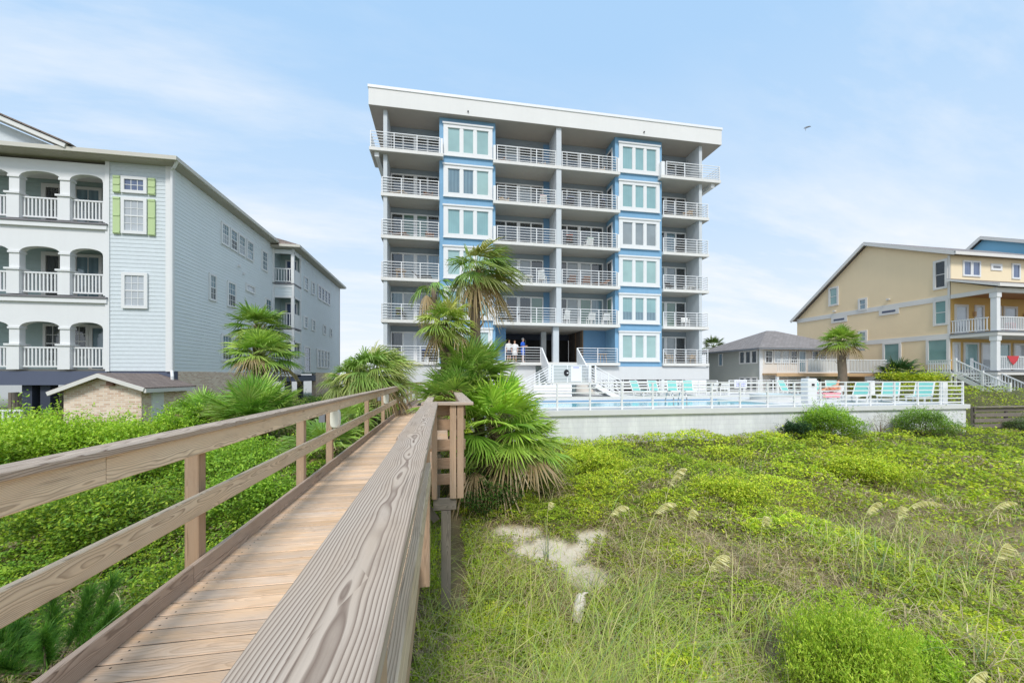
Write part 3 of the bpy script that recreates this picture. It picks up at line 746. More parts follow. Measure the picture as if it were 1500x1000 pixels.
MB().add([(21.75, 16.75, 2.62), (21.95, 17.25, 2.62), (22.25, 17.15, 2.98), (22.05, 16.65, 2.98), (21.75, 16.73, 2.25), (22.05, 16.63, 2.28)], [(0, 1, 2, 3), (4, 0, 3, 5)]).build('cloth', 'whitecloth', tw)
# ladder rails
for i, (x, lab) in enumerate(((10.1, 'left curved steel grab rail at the near edge of the pool'), (10.75, 'right curved steel grab rail at the near edge of the pool'))):
    pts = [(x, 16.55, 1.55), (x, 16.5, 2.1), (x, 16.4, 2.42), (x, 16.2, 2.55), (x, 15.95, 2.48), (x, 15.85, 2.2), (x, 15.85, 1.87)]
    t = tag(MB().tube(pts, .024, 8).build('grab_rail', 'steel', smooth=True), lab, 'grab rail', 'pool grab rails')
ped = thing('equipment_pedestal', 'white pillar with a small black fitting standing by the spa behind the front fence', 'pedestal', (16.9, 15.6, 1.87))
MB().box(16.65, 17.15, 15.4, 15.8, 1.87, 3.1).build('body', 'rail_white', ped, bevel=.04)
MB().box(16.84, 16.96, 15.36, 15.399, 2.72, 2.86).build('fitting', 'blacklamp', ped)
MB().box(16.6, 17.2, 15.35, 15.85, 1.875, 1.92).build('base', 'coping', ped)
sg = thing('pool_sign', 'white sign with violet blue writing on the back pool fence', 'sign', (21.6, 25.5, 2.2))
MB().box(21.2, 22.25, 25.53, 25.56, 2.32, 2.95).build('board', 'signwhite', sg)
mb = MB()
rr = random.Random(3)
for row in range(3):
    x = 21.32
    while x < 22.1:
        w = rr.uniform(.06, .13); mb.box(x, min(x + w, 22.15), 25.522, 25.529, 2.44 + row * .15, 2.53 + row * .15); x += w + .05
mb.build('lettering', 'signink', sg)
pb = thing('white_bin_panel', 'upright white board behind the right corner of the front pool fence', 'board', (23.9, 14.95, 1.87))
MB().box(23.72, 24.02, 14.9, 14.96, 1.88, 2.9).build('board', 'whiteresin', pb); MB().box(23.76, 23.98, 14.961, 15.1, 1.88, 1.98).build('foot', 'whiteresin', pb)
for i, (x, y, rz) in enumerate(((18.6, 24.6, 20), (19.4, 24.5, -15))):
    lab = ['left of two cream chairs near the louver panel on the pool deck', 'right of two cream chairs near the louver panel on the pool deck'][i]
    o = put('chair', 'whiteresin', None, x, y, 0, rz + 180, lab, 'chair', 'chairs on the pool deck'); o.location.z = 1.872
# ================================================================== helpers for sided houses
def lap_front(mb, x0, x1, y, z0, z1, p=.17, d=.022):
    """lap siding facing -Y : saw-tooth courses"""
    n = int(round((z1 - z0) / p)); p = (z1 - z0) / n
    for i in range(n):
        a, b = z0 + i * p, z0 + (i + 1) * p
        mb.add([(x0, y - d, a), (x1, y - d, a), (x1, y, b), (x0, y, b), (x0, y, a), (x1, y, a)], [(0, 1, 2, 3), (4, 5, 1, 0)])
def lap_side(mb, x, y0, y1, z0, z1, sgn=1, p=.17, d=.016):
    n = int(round((z1 - z0) / p)); p = (z1 - z0) / n
    for i in range(n):
        a, b = z0 + i * p, z0 + (i + 1) * p; xo = x + sgn * d
        mb.add([(xo, y0, a), (xo, y1, a), (x, y1, b), (x, y0, b), (x, y0, a), (x, y1, a)], [(0, 1, 2, 3), (4, 5, 1, 0)])
def win_front(par, x0, x1, z0, z1, y, pmat, rows=2, cols=3, trim=.11, tm='white', d=.06, muntin=True, sash=True, name='window', lower=None):
    """window in a wall facing -Y at y: trim frame, muntins, pane(s)"""
    mb = MB(); a = y - d; b = y + .01
    mb.box(x0 - trim, x0, a, b, z0 - trim, z1 + trim).box(x1, x1 + trim, a, b, z0 - trim, z1 + trim).box(x0, x1, a, b, z1, z1 + trim).box(x0, x1, a, b, z0 - trim, z0)
    zm = (z0 + z1) / 2
    if sash: mb.box(x0, x1, y - .035, b, zm - .025, zm + .025)
    if muntin:
        for i in range(1, cols): xm = x0 + (x1 - x0) * i / cols; mb.box(xm - .011, xm + .011, y - .028, b, z0, z1)
        R_ = rows * (2 if sash else 1)
        for j in range(1, R_):
            if sash and j == rows: continue
            zz = z0 + (z1 - z0) * j / R_; mb.box(x0, x1, y - .0281, b, zz - .011, zz + .011)
    f = mb.build(name, tm, par)
    MB().box(x0 - .001, x1 + .001, y - .015, y - .012, zm if lower else z0, z1).build('pane', pmat, f)
    if lower: MB().box(x0 - .001, x1 + .001, y - .0151, y - .0121, z0, zm).build('pane', lower, f)
    return f
def win_side(par, y0, y1, z0, z1, x, sgn, pmat, rows=2, cols=3, trim=.11, tm='white', d=.06, muntin=True, sash=True, name='window', lower=None):
    mb = MB(); a, b = sorted((x + sgn * d, x - sgn * .01))
    mb.box(a, b, y0 - trim, y0, z0 - trim, z1 + trim).box(a, b, y1, y1 + trim, z0 - trim, z1 + trim).box(a, b, y0, y1, z1, z1 + trim).box(a, b, y0, y1, z0 - trim, z0)
    zm = (z0 + z1) / 2
    a2, b2 = sorted((x + sgn * .035, x - sgn * .01)); a3, b3 = sorted((x + sgn * .028, x - sgn * .01))
    if sash: mb.box(a2, b2, y0, y1, zm - .025, zm + .025)
    if muntin:
        for i in range(1, cols): ym = y0 + (y1 - y0) * i / cols; mb.box(a3, b3, ym - .011, ym + .011, z0, z1)
        R_ = rows * (2 if sash else 1)
        for j in range(1, R_):
            if sash and j == rows: continue
            zz = z0 + (z1 - z0) * j / R_; mb.box(a3 - .0002, b3 + .0002, y0, y1, zz - .011, zz + .011)
    f = mb.build(name, tm, par)
    p0, p1 = sorted((x + sgn * .012, x + sgn * .015))
    MB().box(p0, p1, y0 - .001, y1 + .001, zm if lower else z0, z1).build('pane', pmat, f)
    if lower: MB().box(p0, p1, y0 - .001, y1 + .001, z0, zm).build('pane', lower, f)
    return f
def picket(par, p, q, z, h, mat='white', gap=.13, name='railing', w=.045, rail=.06):
    p, q = Vector((*p, z)), Vector((*q, z)); L = (q - p).length; n = max(2, int(L / gap)); mb = MB()
    mb.bar(p + Vector((0, 0, h)), q + Vector((0, 0, h)), rail + .02, rail); mb.bar(p + Vector((0, 0, .1)), q + Vector((0, 0, .1)), rail, rail)
    for i in range(n + 1):
        c = p.lerp(q, (i + .5) / (n + 1)); mb.bar(c + Vector((0, 0, .13)), c + Vector((0, 0, h - rail / 2)), w, w)
    return mb.build(name, mat, par)
# ================================================================== LEFT PALE BLUE HOUSE
XF, XS, YF, XB = -13.62, -11.3, 18.6, -10.0
lb = thing('beach_apartment_house', 'pale blue three storey house on piers with white arched porches and lime shutters', 'house', (-14, 26, 1.3))
FL = (3.5, 6.5, 9.5)
mb = MB()
for z0 in FL:
    top = z0 + 3.0 if z0 < 9 else 12.0
    for xa, xb in ((-14.90, -13.75), (-16.60, -15.24), (-18.30, -16.94), (-20.0, -18.64)):
        sp_, n = z0 + 1.62, 12; r = (xb - xa) / 2; cx = (xa + xb) / 2
        arc = [(cx + r * math.cos(t), sp_ + .28 * math.sin(t) ** .8) for t in np.linspace(math.pi, 0, n)]
        mb.prism([(xa, sp_)] + arc[1:-1] + [(xb, sp_), (xb, top - .14), (xa, top - .14)], 'Y', YF, YF + .24)
    for xa, xb in ((-13.75, XF), (-15.24, -14.90), (-16.94, -16.60), (-18.64, -18.30)):
        mb.box(xa, xb, YF + .001, YF + .239, z0, top - .14)
mb.build('porch_facade', 'white', lb)
mb = MB()
for z0 in FL[1:]: mb.box(-20, XF + .06, YF - .10, YF + .24, z0 - .32, z0 - .145)
mb.build('porch_band', 'white', lb)
mb = MB()
for z0 in FL[1:]: mb.box(-20, XF + .08, YF - .14, YF + .24, z0 - .139, z0 - .075)
mb.build('deck_edge', 'deckline', lb)
mb = MB()
for z0 in FL:
    mb.box(-20, XF, YF + .24, 20.4, z0 - .12, z0 - .005)
mb.build('porch_floor', 'eave', lb)
mb = MB()
for z0 in FL:
    top = z0 + 2.86 if z0 < 9 else 11.9
    mb.box(-20, XF, YF + .241, 20.39, top - .04, top)
mb.build('porch_ceiling', 'white', lb)
for z0 in FL:
    for xc in (-15.07, -16.77, -18.47):
        mb = MB().box(xc - .21, xc + .21, YF - .06, YF + .28, z0 - .02, z0 + .93)
        mb.box(xc - .26, xc + .26, YF - .11, YF + .33, z0 + .925, z0 + 1.0); mb.build('porch_pillar', 'white', lb)
        MB().box(xc - .20, xc + .20, YF - .04, YF + .27, z0 + 1.60, z0 + 1.68).build('pillar_capital', 'white', lb)
    for xa, xb in ((-14.86, -13.75), (-16.56, -15.28), (-18.26, -16.98)):
        picket(lb, (xa, YF + .1), (xb, YF + .1), z0, .86, name='porch_railing', w=.05)
lapw = MB(); lap_front(lapw, -20, XF, 20.42, 3.5, 11.9, .2, .02); lapw.build('porch_back_wall', 'porchwall', lb)
MB().box(-13.64, -13.63, YF + .25, 20.4, 3.5, 11.9).build('porch_side_wall', 'porchwall', lb)
for z0 in (6.5, 9.5):
    win_front(lb, -17.2, -16.25, z0 + .05, z0 + 2.0, 20.39, 'pane_dark', 2, 2, .16, name='porch_door', sash=False)
    win_front(lb, -16.05, -15.2, z0 + .05, z0 + 2.0, 20.385, 'pane_grey', 2, 2, .12, name='porch_door', sash=False)
win_front(lb, -17.2, -16.7, 3.9, 5.4, 20.39, 'pane_dark', 2, 2, .1); win_front(lb, -16.5, -15.7, 4.1, 5.4, 20.39, 'pane_dark', 2, 3, .12)
win_front(lb, -15.45, -14.75, 3.55, 5.35, 20.39, 'pane_grey', 1, 1, .14, name='porch_door', sash=False)
win_front(lb, -14.45, -13.8, 4.0, 5.4, 20.385, 'pane_navy', 2, 3, .13)
lapw = MB(); lap_front(lapw, XF, XS, YF, 3.42, 12.0, .165, .012); lapw.build('front_shingle_wall', 'shingle', lb)
lapw = MB(); lap_side(lapw, XS, YF, 28.5, 3.42, 12.0, 1, .158); lapw.build('side_wall', 'siding', lb)
lapw = MB(); lap_side(lapw, XB, 29.75, 40.2, 3.5, 11.75, 1, .158)
for z0, z1 in ((5.55, 6.35), (8.55, 9.4), (11.45, 11.75)):
    lap_side(lapw, XB, 28.5, 29.75, z0, z1, 1, .16); lap_front(lapw, XS, XB, 28.5, z0, z1, .16)
lapw.build('rear_wing_wall', 'siding', lb)
MB().box(-20, XS - .03, 20.6, 40, 3.4, 12.0).box(XS - .03, XB - .03, 29.85, 40.19, 3.4, 11.8).build('core_wall', 'porchwall', lb)
for bx_ in ((XF - .02, XF + .12, YF - .05, YF, 3.4, 12.0), (XB - .10, XB + .03, 28.44, 28.58, 3.4, 11.8), (XS - .02, XS + .12, 28.42, 28.49, 3.4, 11.9), (XB - .05, XB + .045, 40.1, 40.25, 3.4, 11.8), (XB - .05, XB + .045, 29.68, 29.82, 3.4, 11.8)):
    MB().box(*bx_).build('corner_board', 'white', lb)
MB().box(XS - .17, XS + .04, YF - .055, YF - .0, 3.4, 12.0).box(XS + .0, XS + .045, YF, YF + .16, 3.4, 12.0).build('corner_board', 'white', lb)
for z0 in FL:                                   # corner porches of the rear wing
    zt = z0 + 2.0
    mb = MB().box(XB - .16, XB + .02, 28.45, 28.64, z0, zt); mb.build('corner_post', 'white', lb)
    mb = MB().box(XS, XB + .03, 28.46, 28.56, zt - .01, zt + .12).box(XB - .06, XB + .035, 28.56, 29.75, zt - .012, zt + .118); mb.build('porch_header', 'white', lb)
    MB().box(XS, XB + .05, 28.42, 29.8, z0 - .11, z0 - .02).build('deck_edge', 'deckline' if z0 > 4 else 'white', lb)
    MB().box(XS, XB + .02, 28.45, 29.8, z0 - .32, z0 - .16).build('porch_band', 'white', lb)
    picket(lb, (XS + .1, 28.52), (XB - .18, 28.52), z0, .95, name='porch_railing', gap=.17)
    MB().box(XB - .03, XB + .02, 28.66, 29.7, z0, z0 + .95).build('porch_panel', 'white', lb)
    win_front(lb, -10.9, -10.3, z0 + .05, z0 + 1.8, 29.84, 'pane_navy', 1, 1, .1, name='porch_door', sash=False)
win_side(lb, 30.6, 31.6, 3.6, 5.3, XB, 1, 'pane_navy', 2, 2, .14)
# eaves, roof, gutters
MB().prism([(-20, 12.0), (XS + .45, 12.0), (XS + .45, 12.16), (-20, 12.16)], 'Y', 18.1, 28.45).prism([(XS - .5, 11.78), (XB + .45, 11.78), (XB + .45, 11.94), (XS - .5, 11.94)], 'Y', 28.1, 40.6).build('eave', 'eave', lb)
mb = MB(); mb.box(-20, XS + .55, 18.0, 18.1, 12.03, 12.19).box(XS + .451, XS + .55, 18.101, 28.05, 12.03, 12.19).box(XB + .451, XB + .55, 28.05, 40.6, 11.81, 11.97).box(XS + .551, XB + .55, 28.0, 28.049, 11.81, 11.97)
mb.build('gutter', 'gutter', lb)
MB().add([(-20, 18.05, 12.19), (XS + .5, 18.05, 12.19), (XS + .5, 40.6, 12.19), (-20, 40.6, 12.19), (-20, 23, 14.0), (-16.5, 23, 14.0), (-16.5, 36, 14.0), (-20, 36, 14.0)], [(0, 1, 5, 4), (1, 2, 6, 5), (2, 3, 7, 6), (4, 5, 6, 7)]).build('roof', 'roofbrown', lb)
MB().add([(XS - 1, 28.05, 11.98), (XB + .5, 28.05, 11.98), (XB + .5, 40.6, 11.98), (XS - 1, 40.6, 11.98), (XS - 1, 28.4, 12.8), (XS - 1, 40, 12.8)], [(0, 1, 4), (1, 2, 5, 4), (2, 3, 5)]).build('roof', 'roofbrown', lb)
# front gable over the porches
gb = MB(); gb.prism([(-24.5, 12.2), (-14.9, 12.2), (-19.7, 14.1)], 'Y', 18.35, 18.6); gb.build('gable', 'shingle', lb)
mb = MB(); mb.bar((-14.55, 18.2, 12.2), (-19.7, 18.2, 14.28), .5, .16); mb.build('gable_rake', 'fascia', lb)
MB().bar((-14.35, 18.35, 12.26), (-19.7, 18.35, 14.42), .9, .05).build('gable_roof', 'roofbrown', lb)
# downspout
MB().tube([(XS + .5, 18.15, 12.05), (XS + .3, 18.3, 11.85), (XS + .09, 18.5, 11.8), (XS + .09, 18.5, 3.45), (XS + .2, 18.35, 3.2), (XS + .2, 18.35, 1.4)], .055, 8).build('downspout', 'white', lb)
# windows and shutters
win_front(lb, -12.95, -12.26, 10.88, 11.32, YF - .03, 'pane_navy', 2, 3, .12, sash=False); win_front(lb, -12.95, -12.26, 9.2, 10.45, YF - .03, 'pane_blind', 2, 3, .12)
win_front(lb, -12.93, -12.24, 6.12, 7.36, YF - .03, 'pane_blind', 2, 3, .12)
for z0, z1 in ((10.74, 11.44), (9.05, 10.56)):
    for xa in (-13.36, -12.10):
        mb = MB().box(xa, xa + .25, YF - .075, YF - .03, z0, z1)
        for z_ in (z0 + .06, (z0 + z1) / 2, z1 - .06): mb.box(xa + .01, xa + .24, YF - .095, YF - .0751, z_ - .03, z_ + .03)
        mb.build('shutter', 'limeshutter', lb)
X_ = XS + .02
for a, b, lo in ((22.38, 22.92, 'pane_blind'), (23.2, 23.78, 'pane_dark'), (24.05, 24.65, 'pane_blind'), (25.0, 25.62, 'pane_grey')):
    win_side(lb, a, b, 10.12, 11.08, X_, 1, 'pane_grey', 2, 3, .10, lower=lo)
win_side(lb, 26.9, 27.5, 10.0, 11.1, X_, 1, 'pane_grey', 2, 3, .1)
win_side(lb, 21.32, 21.75, 7.02, 8.16, X_, 1, 'pane_grey', 2, 3, .1, lower='pane_dark'); win_side(lb, 22.95, 23.6, 7.0, 8.18, X_, 1, 'pane_grey', 2, 3, .1, lower='pane_dark')
win_side(lb, 24.9, 25.8, 8.24, 8.5, X_, 1, 'pane_blind', 1, 1, .1, sash=False)
win_side(lb, 27.4, 28.1, 6.9, 8.15, X_, 1, 'pane_grey', 2, 2, .1)
win_side(lb, 22.4, 23.2, 4.1, 5.3, X_, 1, 'pane_grey', 2, 3, .12, lower='pane_dark'); win_side(lb, 23.5, 24.3, 4.1, 5.3, X_, 1, 'pane_grey', 2, 3, .12, lower='pane_dark'); win_side(lb, 24.6, 25.3, 4.1, 5.3, X_, 1, 'pane_grey', 2, 3, .12, lower='pane_dark')
XW = XB + .02
for a, b, z0, z1 in ((30.5, 31.1, 9.6, 10.4), (32.1, 32.6, 9.6, 10.4), (30.4, 31.0, 6.8, 7.5), (32.2, 32.7, 6.8, 7.5), (35.0, 35.5, 6.8, 7.45), (37.0, 37.4, 6.8, 7.4)):
    win_side(lb, a, b, z0, z1, XW, 1, 'pane_grey', 2, 2, .1)
for i in range(4): win_side(lb, 33.6 + i * .85, 34.2 + i * .85, 9.55, 10.5, XW, 1, 'pane_navy', 2, 2, .12); win_side(lb, 33.4 + i * .85, 34.0 + i * .85, 4.0, 5.3, XW, 1, 'pane_grey', 2, 2, .12)
for y_, z_ in ((24.0, 9.35), (24.5, 9.05)): MB().box(XS, XS + .13, y_ - .07, y_ + .07, z_ - .07, z_ + .07).build('vent', 'white', lb)
# ground storey
MB().box(-20, XS + .02, YF + .02, YF + .4, 2.85, 3.41).build('carrier_beam', 'slate', lb); MB().box(XS - .3, XB + .02, 28.5, 33, 2.85, 3.30).build('carrier_beam', 'slate', lb)
MB().box(XS - .6, XS + .025, YF + .41, 28.4, 1.0, 3.42).build('brick_base', 'brick', lb); MB().box(XB - .3, XB + .01, 33.1, 40.2, 1.0, 3.5).build('brick_base', 'brick', lb)
for xc, yc in ((-16.55, 19.0), (-15.93, 19.0), (-18.4, 19.0), (-10.5, 28.9), (-10.5, 31.2)): MB().box(xc - .17, xc + .17, yc - .17, yc + .17, 1.0, 2.85).build('pier', 'slatedark', lb)
MB().box(-20, -12.0, 26, 26.2, 1.0, 3.4).build('carport_back_wall', 'wallgrey', lb)
# brick annex
an = thing('brick_shed', 'small tan brick shed with low gabled brown roof in front of the pale blue house', 'shed', (-11.9, 17.2, 1.2))
MB().prism([(-13.0, 1.0), (-10.65, 1.0), (-10.65, 2.78), (-11.8, 3.2), (-13.0, 2.72)], 'Y', 16.0, 18.5).build('wall', 'brick', an)
MB().bar((-13.28, 17.2, 2.66), (-11.79, 17.2, 3.30), 2.9, .05).bar((-11.81, 17.2, 3.30), (-10.38, 17.2, 2.78), 2.9, .05).build('roof', 'roofbrown', an)
mb = MB(); mb.bar((-13.26, 15.74, 2.60), (-11.78, 15.74, 3.235), .06, .13).bar((-11.82, 15.74, 3.235), (-10.4, 15.74, 2.73), .061, .13).box(-10.42, -10.34, 15.75, 18.5, 2.62, 2.755)
mb.build('fascia', 'bandwhite', an)
MB().box(-10.655, -10.60, 16.45, 17.05, 1.3, 2.62).build('door', 'white', an)
MB().box(-11.65, -11.45, 15.88, 15.999, 2.86, 3.02).build('lamp', 'brownresin', an)
t = thing('picket_fence', 'brown vertical board fence behind the dark piers under the pale blue house', 'fence', (-16, 22, 1.3))
mb = MB()
for i in range(56): mb.board((-20 + i * .145, 22, 1.1), (-20 + i * .145, 22, 2.45 + random.uniform(-.02, .02)), .13, .025, (0, 1, 0))
mb.build('board_panel', 'oldfence', t); MB().board((-20, 22.04, 1.5), (-11.9, 22.04, 1.5), .05, .09).build('rail', 'oldfence', t)
t = thing('picket_fence', 'low white picket railing at the left edge beyond the bright green bushes', 'fence', (-17, 16.5, 1.2))
picket(t, (-20.5, 16.5), (-14.6, 16.5), 1.25, .75, gap=.17, name='pickets', w=.06)

# ================================================================== RIGHT YELLOW HOUSE
XY = 37.1
yh = thing('beach_house', 'large yellow gabled beach house with white bands, porches and stairs', 'house', (42, 28, 2.2))
MB().prism([(35.6, 3.7), (22.9, 3.7), (22.9, 12.25), (28.65, 14.8), (35.6, 9.2)], 'X', XY, 51).build('wall', 'yellow', yh)
MB().box(XY + .1, 50, 23.0, 35.5, 1.5, 3.7).build('base_wall', 'greysiding', yh)
mb = MB()
for j in range(7): mb.prism([(22.95, 2.0 + j * .23), (22.95, 2.2 + j * .23), (35.55, 2.2 + j * .23), (35.55, 2.0 + j * .23)], 'X', XY + .03, XY + .099)
mb.build('base_louver', 'bandwhite', yh)
MB().prism([(22.4, 12.16), (28.65, 14.93), (35.95, 9.05), (36.05, 9.17), (28.65, 15.12), (22.4, 12.34)], 'X', XY - .35, 51.3).build('roof', 'roofgrey', yh)
mb = MB(); mb.bar((XY - .37, 22.38, 12.20), (XY - .37, 28.66, 14.96), .06, .26).bar((XY - .375, 28.64, 14.96), (XY - .375, 36.05, 9.03), .06, .26).box(XY - .4, 51.3, 22.3, 22.39, 12.10, 12.32); mb.build('fascia', 'bandwhite', yh)
MB().box(XY - .05, XY, 22.9, 35.6, 8.85, 9.25).box(XY - .05, XY, 22.9, 35.6, 6.0, 6.38).box(XY - .055, XY, 22.86, 23.0, 3.7, 12.2).build('trim_band', 'bandwhite', yh)
S_ = 'pane_shade'
for a, b, z0, z1, pm, sh in ((31.3, 31.95, 10.15, 11.65, S_, True), (28.75, 29.2, 9.25, 10.05, 'pane_grey', True), (23.15, 23.7, 9.95, 11.85, 'pane_dark', True), (23.1, 23.7, 7.2, 8.85, S_, True),
                              (26.15, 27.2, 4.4, 5.9, S_, False), (23.05, 24.15, 4.25, 5.95, S_, False), (28.75, 29.2, 6.4, 7.15, 'pane_grey', True)):
    win_side(yh, a, b, z0, z1, XY - .01, -1, pm, 1, 1, .16, 'bandwhite', .08, False, sh)
for y_, z_ in ((31.1, 8.6), (26.9, 8.68)):
    f = MB().box(XY - .06, XY + .01, y_ - .75, y_ + .75, z_ - .28, z_ + .25).build('louver_vent', 'bandwhite', yh); MB().box(XY - .07, XY - .061, y_ - .5, y_ + .5, z_ - .09, z_ + .08).build('slot', 'slate', f)
for y_, z_ in ((31.5, 9.45), (26.9, 9.7)): MB().box(XY - .2, XY, y_ - .1, y_ + .1, z_ - .06, z_ + .06).build('vent', 'bandwhite', yh)
# front faces
MB().box(XY + .02, 50.9, 22.84, 22.899, 10.45, 12.15).build('upper_front_wall', 'yellowlight', yh); MB().box(XY + .02, 50.9, 22.85, 22.899, 3.7, 9.3).build('porch_back_wall', 'ochre', yh)
for xa in (38.3, 39.15, 43.1, 47): win_front(yh, xa, xa + .62, 10.8, 11.75, 22.83, 'pane_navy', 1, 1, .12, 'white', .06, False, False)
f = MB().box(40.9, 42.0, 22.78, 22.84, 11.25, 11.75).build('louver_vent', 'white', yh); MB().box(41.1, 41.8, 22.77, 22.779, 11.42, 11.58).build('slot', 'gull', f)
for xa, w, pm in ((37.6, .95, 'pane_blind'), (39.5, .6, 'pane_blind'), (41.3, .5, 'pane_blind'), (42.3, 1.1, 'pane_blind'), (45, 1.2, 'pane_blind')): win_front(yh, xa, xa + w, 6.45, 8.4, 22.84, pm, 1, 1, .16, 'bandwhite', .06, False, False, 'porch_door')
for xa, w, pm in ((37.4, .4, 'pane_blind'), (38.4, 1.2, 'pane_mint2'), (40.1, .9, 'pane_blind'), (41.6, 1.1, 'pane_mint2'), (43.3, 1.4, 'pane_blind')): win_front(yh, xa, xa + w, 3.75, 5.6, 22.84, pm, 1, 1, .14, 'bandwhite', .06, False, False, 'porch_door')
for xa in (39.2, 40.9, 44.2): MB().box(xa, xa + .14, 22.7, 22.84, 7.7, 8.05).build('wall_lamp', 'tanwood', yh)
# porches
MB().prism([(20.1, 9.30), (22.84, 10.28), (22.84, 10.42), (20.1, 9.45)], 'X', XY - .4, 51).build('porch_roof', 'roofgrey', yh)
MB().box(XY - .42, 51, 20.02, 20.099, 9.26, 9.46).prism([(20.1, 9.28), (22.84, 10.26), (22.84, 10.40), (20.1, 9.44)], 'X', XY - .44, XY - .401).box(XY - .05, 51, 20.35, 20.55, 8.95, 9.259).box(XY - .052, XY + .2, 20.551, 22.83, 8.95, 9.24).build('porch_trim', 'bandwhite', yh)
MB().box(XY + .2, 51, 20.56, 22.83, 9.12, 9.2).build('porch_ceiling', 'redwood', yh)
MB().prism([(20.35, 9.25), (22.83, 9.25), (22.83, 10.2)], 'X', XY - .02, XY + .05).build('porch_gable', 'yellow', yh)
MB().box(XY - .1, 51, 20.3, 22.83, 6.0, 6.22).box(XY - .1, 51, 20.3, 22.83, 3.3, 3.5).build('porch_floor', 'bandwhite', yh)
MB().box(XY - .13, 51, 20.26, 22.83, 6.225, 6.32).box(XY - .13, 51, 20.26, 22.83, 3.505, 3.6).build('deck_edge', 'gull', yh)
for xc in (37.25, 43.0, 48.8):
    for z0, z1 in ((3.6, 6.0), (6.32, 8.95), (1.6, 3.3)):
        mb = MB().box(xc - .16, xc + .16, 20.39, 20.71, z0, z1 - .001)
        if z0 > 3: mb.box(xc - .20, xc + .20, 20.35, 20.75, z1 - .35, z1 - .02)
        mb.build('porch_column', 'white', yh)
for z0 in (3.6, 6.32):
    picket(yh, (37.45, 20.45), (42.8, 20.45), z0, .95, name='porch_railing', gap=.16); picket(yh, (43.2, 20.45), (48.6, 20.45), z0, .95, name='porch_railing', gap=.16)
    if z0 > 4: picket(yh, (37.1, 20.8), (37.1, 22.8), z0, .95, name='porch_railing', gap=.16)
ys = thing('wooden_staircase', 'white wooden stairs descending from the porch of the yellow house towards the dunes', 'staircase', (36.4, 21, 1.6))
mb = MB()
for i in range(9): mb.box(35.9, 37.3, 21.75 - i * .3 - .3, 21.75 - i * .3, 3.3 - i * .19, 3.36 - i * .19)
STEPS(mb, ys)
for xs in (35.85, 37.32):
    MB().bar((xs, 21.85, 3.3), (xs, 19.1, 1.55), .06, .28).build('stringer', 'white', ys)
    mb = MB()
    for zz in (.95, .2): mb.bar((xs, 21.8, 3.4 + zz), (xs, 19.15, 1.72 + zz), .07, .07)
    for i in range(18):
        f_ = (i + .5) / 18; y_ = 21.8 - 2.65 * f_; z_ = 3.4 - 1.68 * f_; mb.bar((xs, y_, z_ + .2), (xs, y_, z_ + .95), .04, .04)
    mb.build('stair_railing', 'white', ys)
    for y_, zt_ in ((21.8, 4.5), (20.4, 3.6), (19.12, 2.8)): MB().box(xs - .06, xs + .06, y_ - .06, y_ + .06, 1.2, zt_).build('post', 'white', ys)
MB().box(35.6, 37.05, 21.86, 23.3, 3.2, 3.4).build('landing', 'white', ys); picket(ys, (35.62, 21.9), (35.62, 23.3), 3.4, .95, name='landing_railing', gap=.14)
for y_ in (21.95, 23.2): MB().box(35.58, 35.7, y_ - .06, y_ + .06, 1.2, 3.2).build('post', 'white', ys)
tw = thing('towel', 'dark red towel with white edge hung over the porch railing of the yellow house', 'towel', (38.5, 20.38, 4.0))
MB().add([(38.0, 20.39, 4.6), (39.1, 20.39, 4.6), (38.9, 20.36, 4.3), (38.55, 20.37, 3.98), (38.25, 20.36, 4.2)], [(0, 4, 3, 2, 1)]).build('cloth', 'redcloth', tw)
tag(MB().bar((39.6, 21.2, 6.72), (39.95, 21.2, 6.8), .4, .5).build('red_cushion', 'redcloth'), 'red cushion on the upper porch of the yellow house behind the railing', 'cushion')
OFF.clear() if False else None
# blue house behind
bh_ = thing('beach_house', 'bright blue gabled house rising behind the grey roof of the yellow house', 'house', (59, 30, 2))
MB().prism([(36.5, 2), (24, 2), (24, 14.0), (30, 16.75), (36.5, 10.9)], 'X', 52.8, 66).build('wall', 'bluehouse', bh_)
MB().prism([(23.6, 13.95), (30, 16.9), (36.9, 10.7), (37, 10.82), (30, 17.1), (23.6, 14.15)], 'X', 52.45, 66.3).build('roof', 'roofgrey', bh_)
mb = MB(); mb.bar((52.42, 23.55, 13.95), (52.42, 30.02, 16.93), .06, .28).bar((52.415, 30.0, 16.93), (52.415, 37.0, 10.68), .06, .28); mb.build('rake', 'bandwhite', bh_)
# ================================================================== GREY HIP ROOF HOUSE
gh = thing('beach_cottage', 'two storey sage and cream cottage with grey hip roof and white balcony', 'house', (29, 30, 1.4))
lapw = MB(); lap_side(lapw, 24.7, 27, 33.4, 1.4, 5.35, -1, .19, .018); lapw.build('side_wall', 'greysiding', gh)
MB().box(24.72, 33.2, 27.0, 33.4, 1.4, 5.36).build('front_wall', 'cream', gh)
MB().box(24.62, 24.9, 26.93, 26.998, 1.4, 5.36).build('corner_board', 'white', gh)
MB().add([(24.0, 26.3, 5.42), (33.9, 26.3, 5.42), (33.9, 34.1, 5.42), (24.0, 34.1, 5.42), (28.3, 30.2, 7.25), (29.2, 30.2, 7.25)], [(0, 1, 5, 4), (1, 2, 5), (2, 3, 4, 5), (3, 0, 4), (3, 2, 1, 0)]).build('roof', 'roofgrey', gh)
MB().box(24.02, 33.88, 26.32, 26.36, 5.30, 5.415).box(24.02, 24.06, 26.361, 34.08, 5.30, 5.415).build('eave_board', 'gull', gh)
for i in range(20): MB().box(24.4 + i * .48, 24.46 + i * .48, 26.37, 26.99, 5.30, 5.40).build('rafter_tail', 'tanwood', gh)
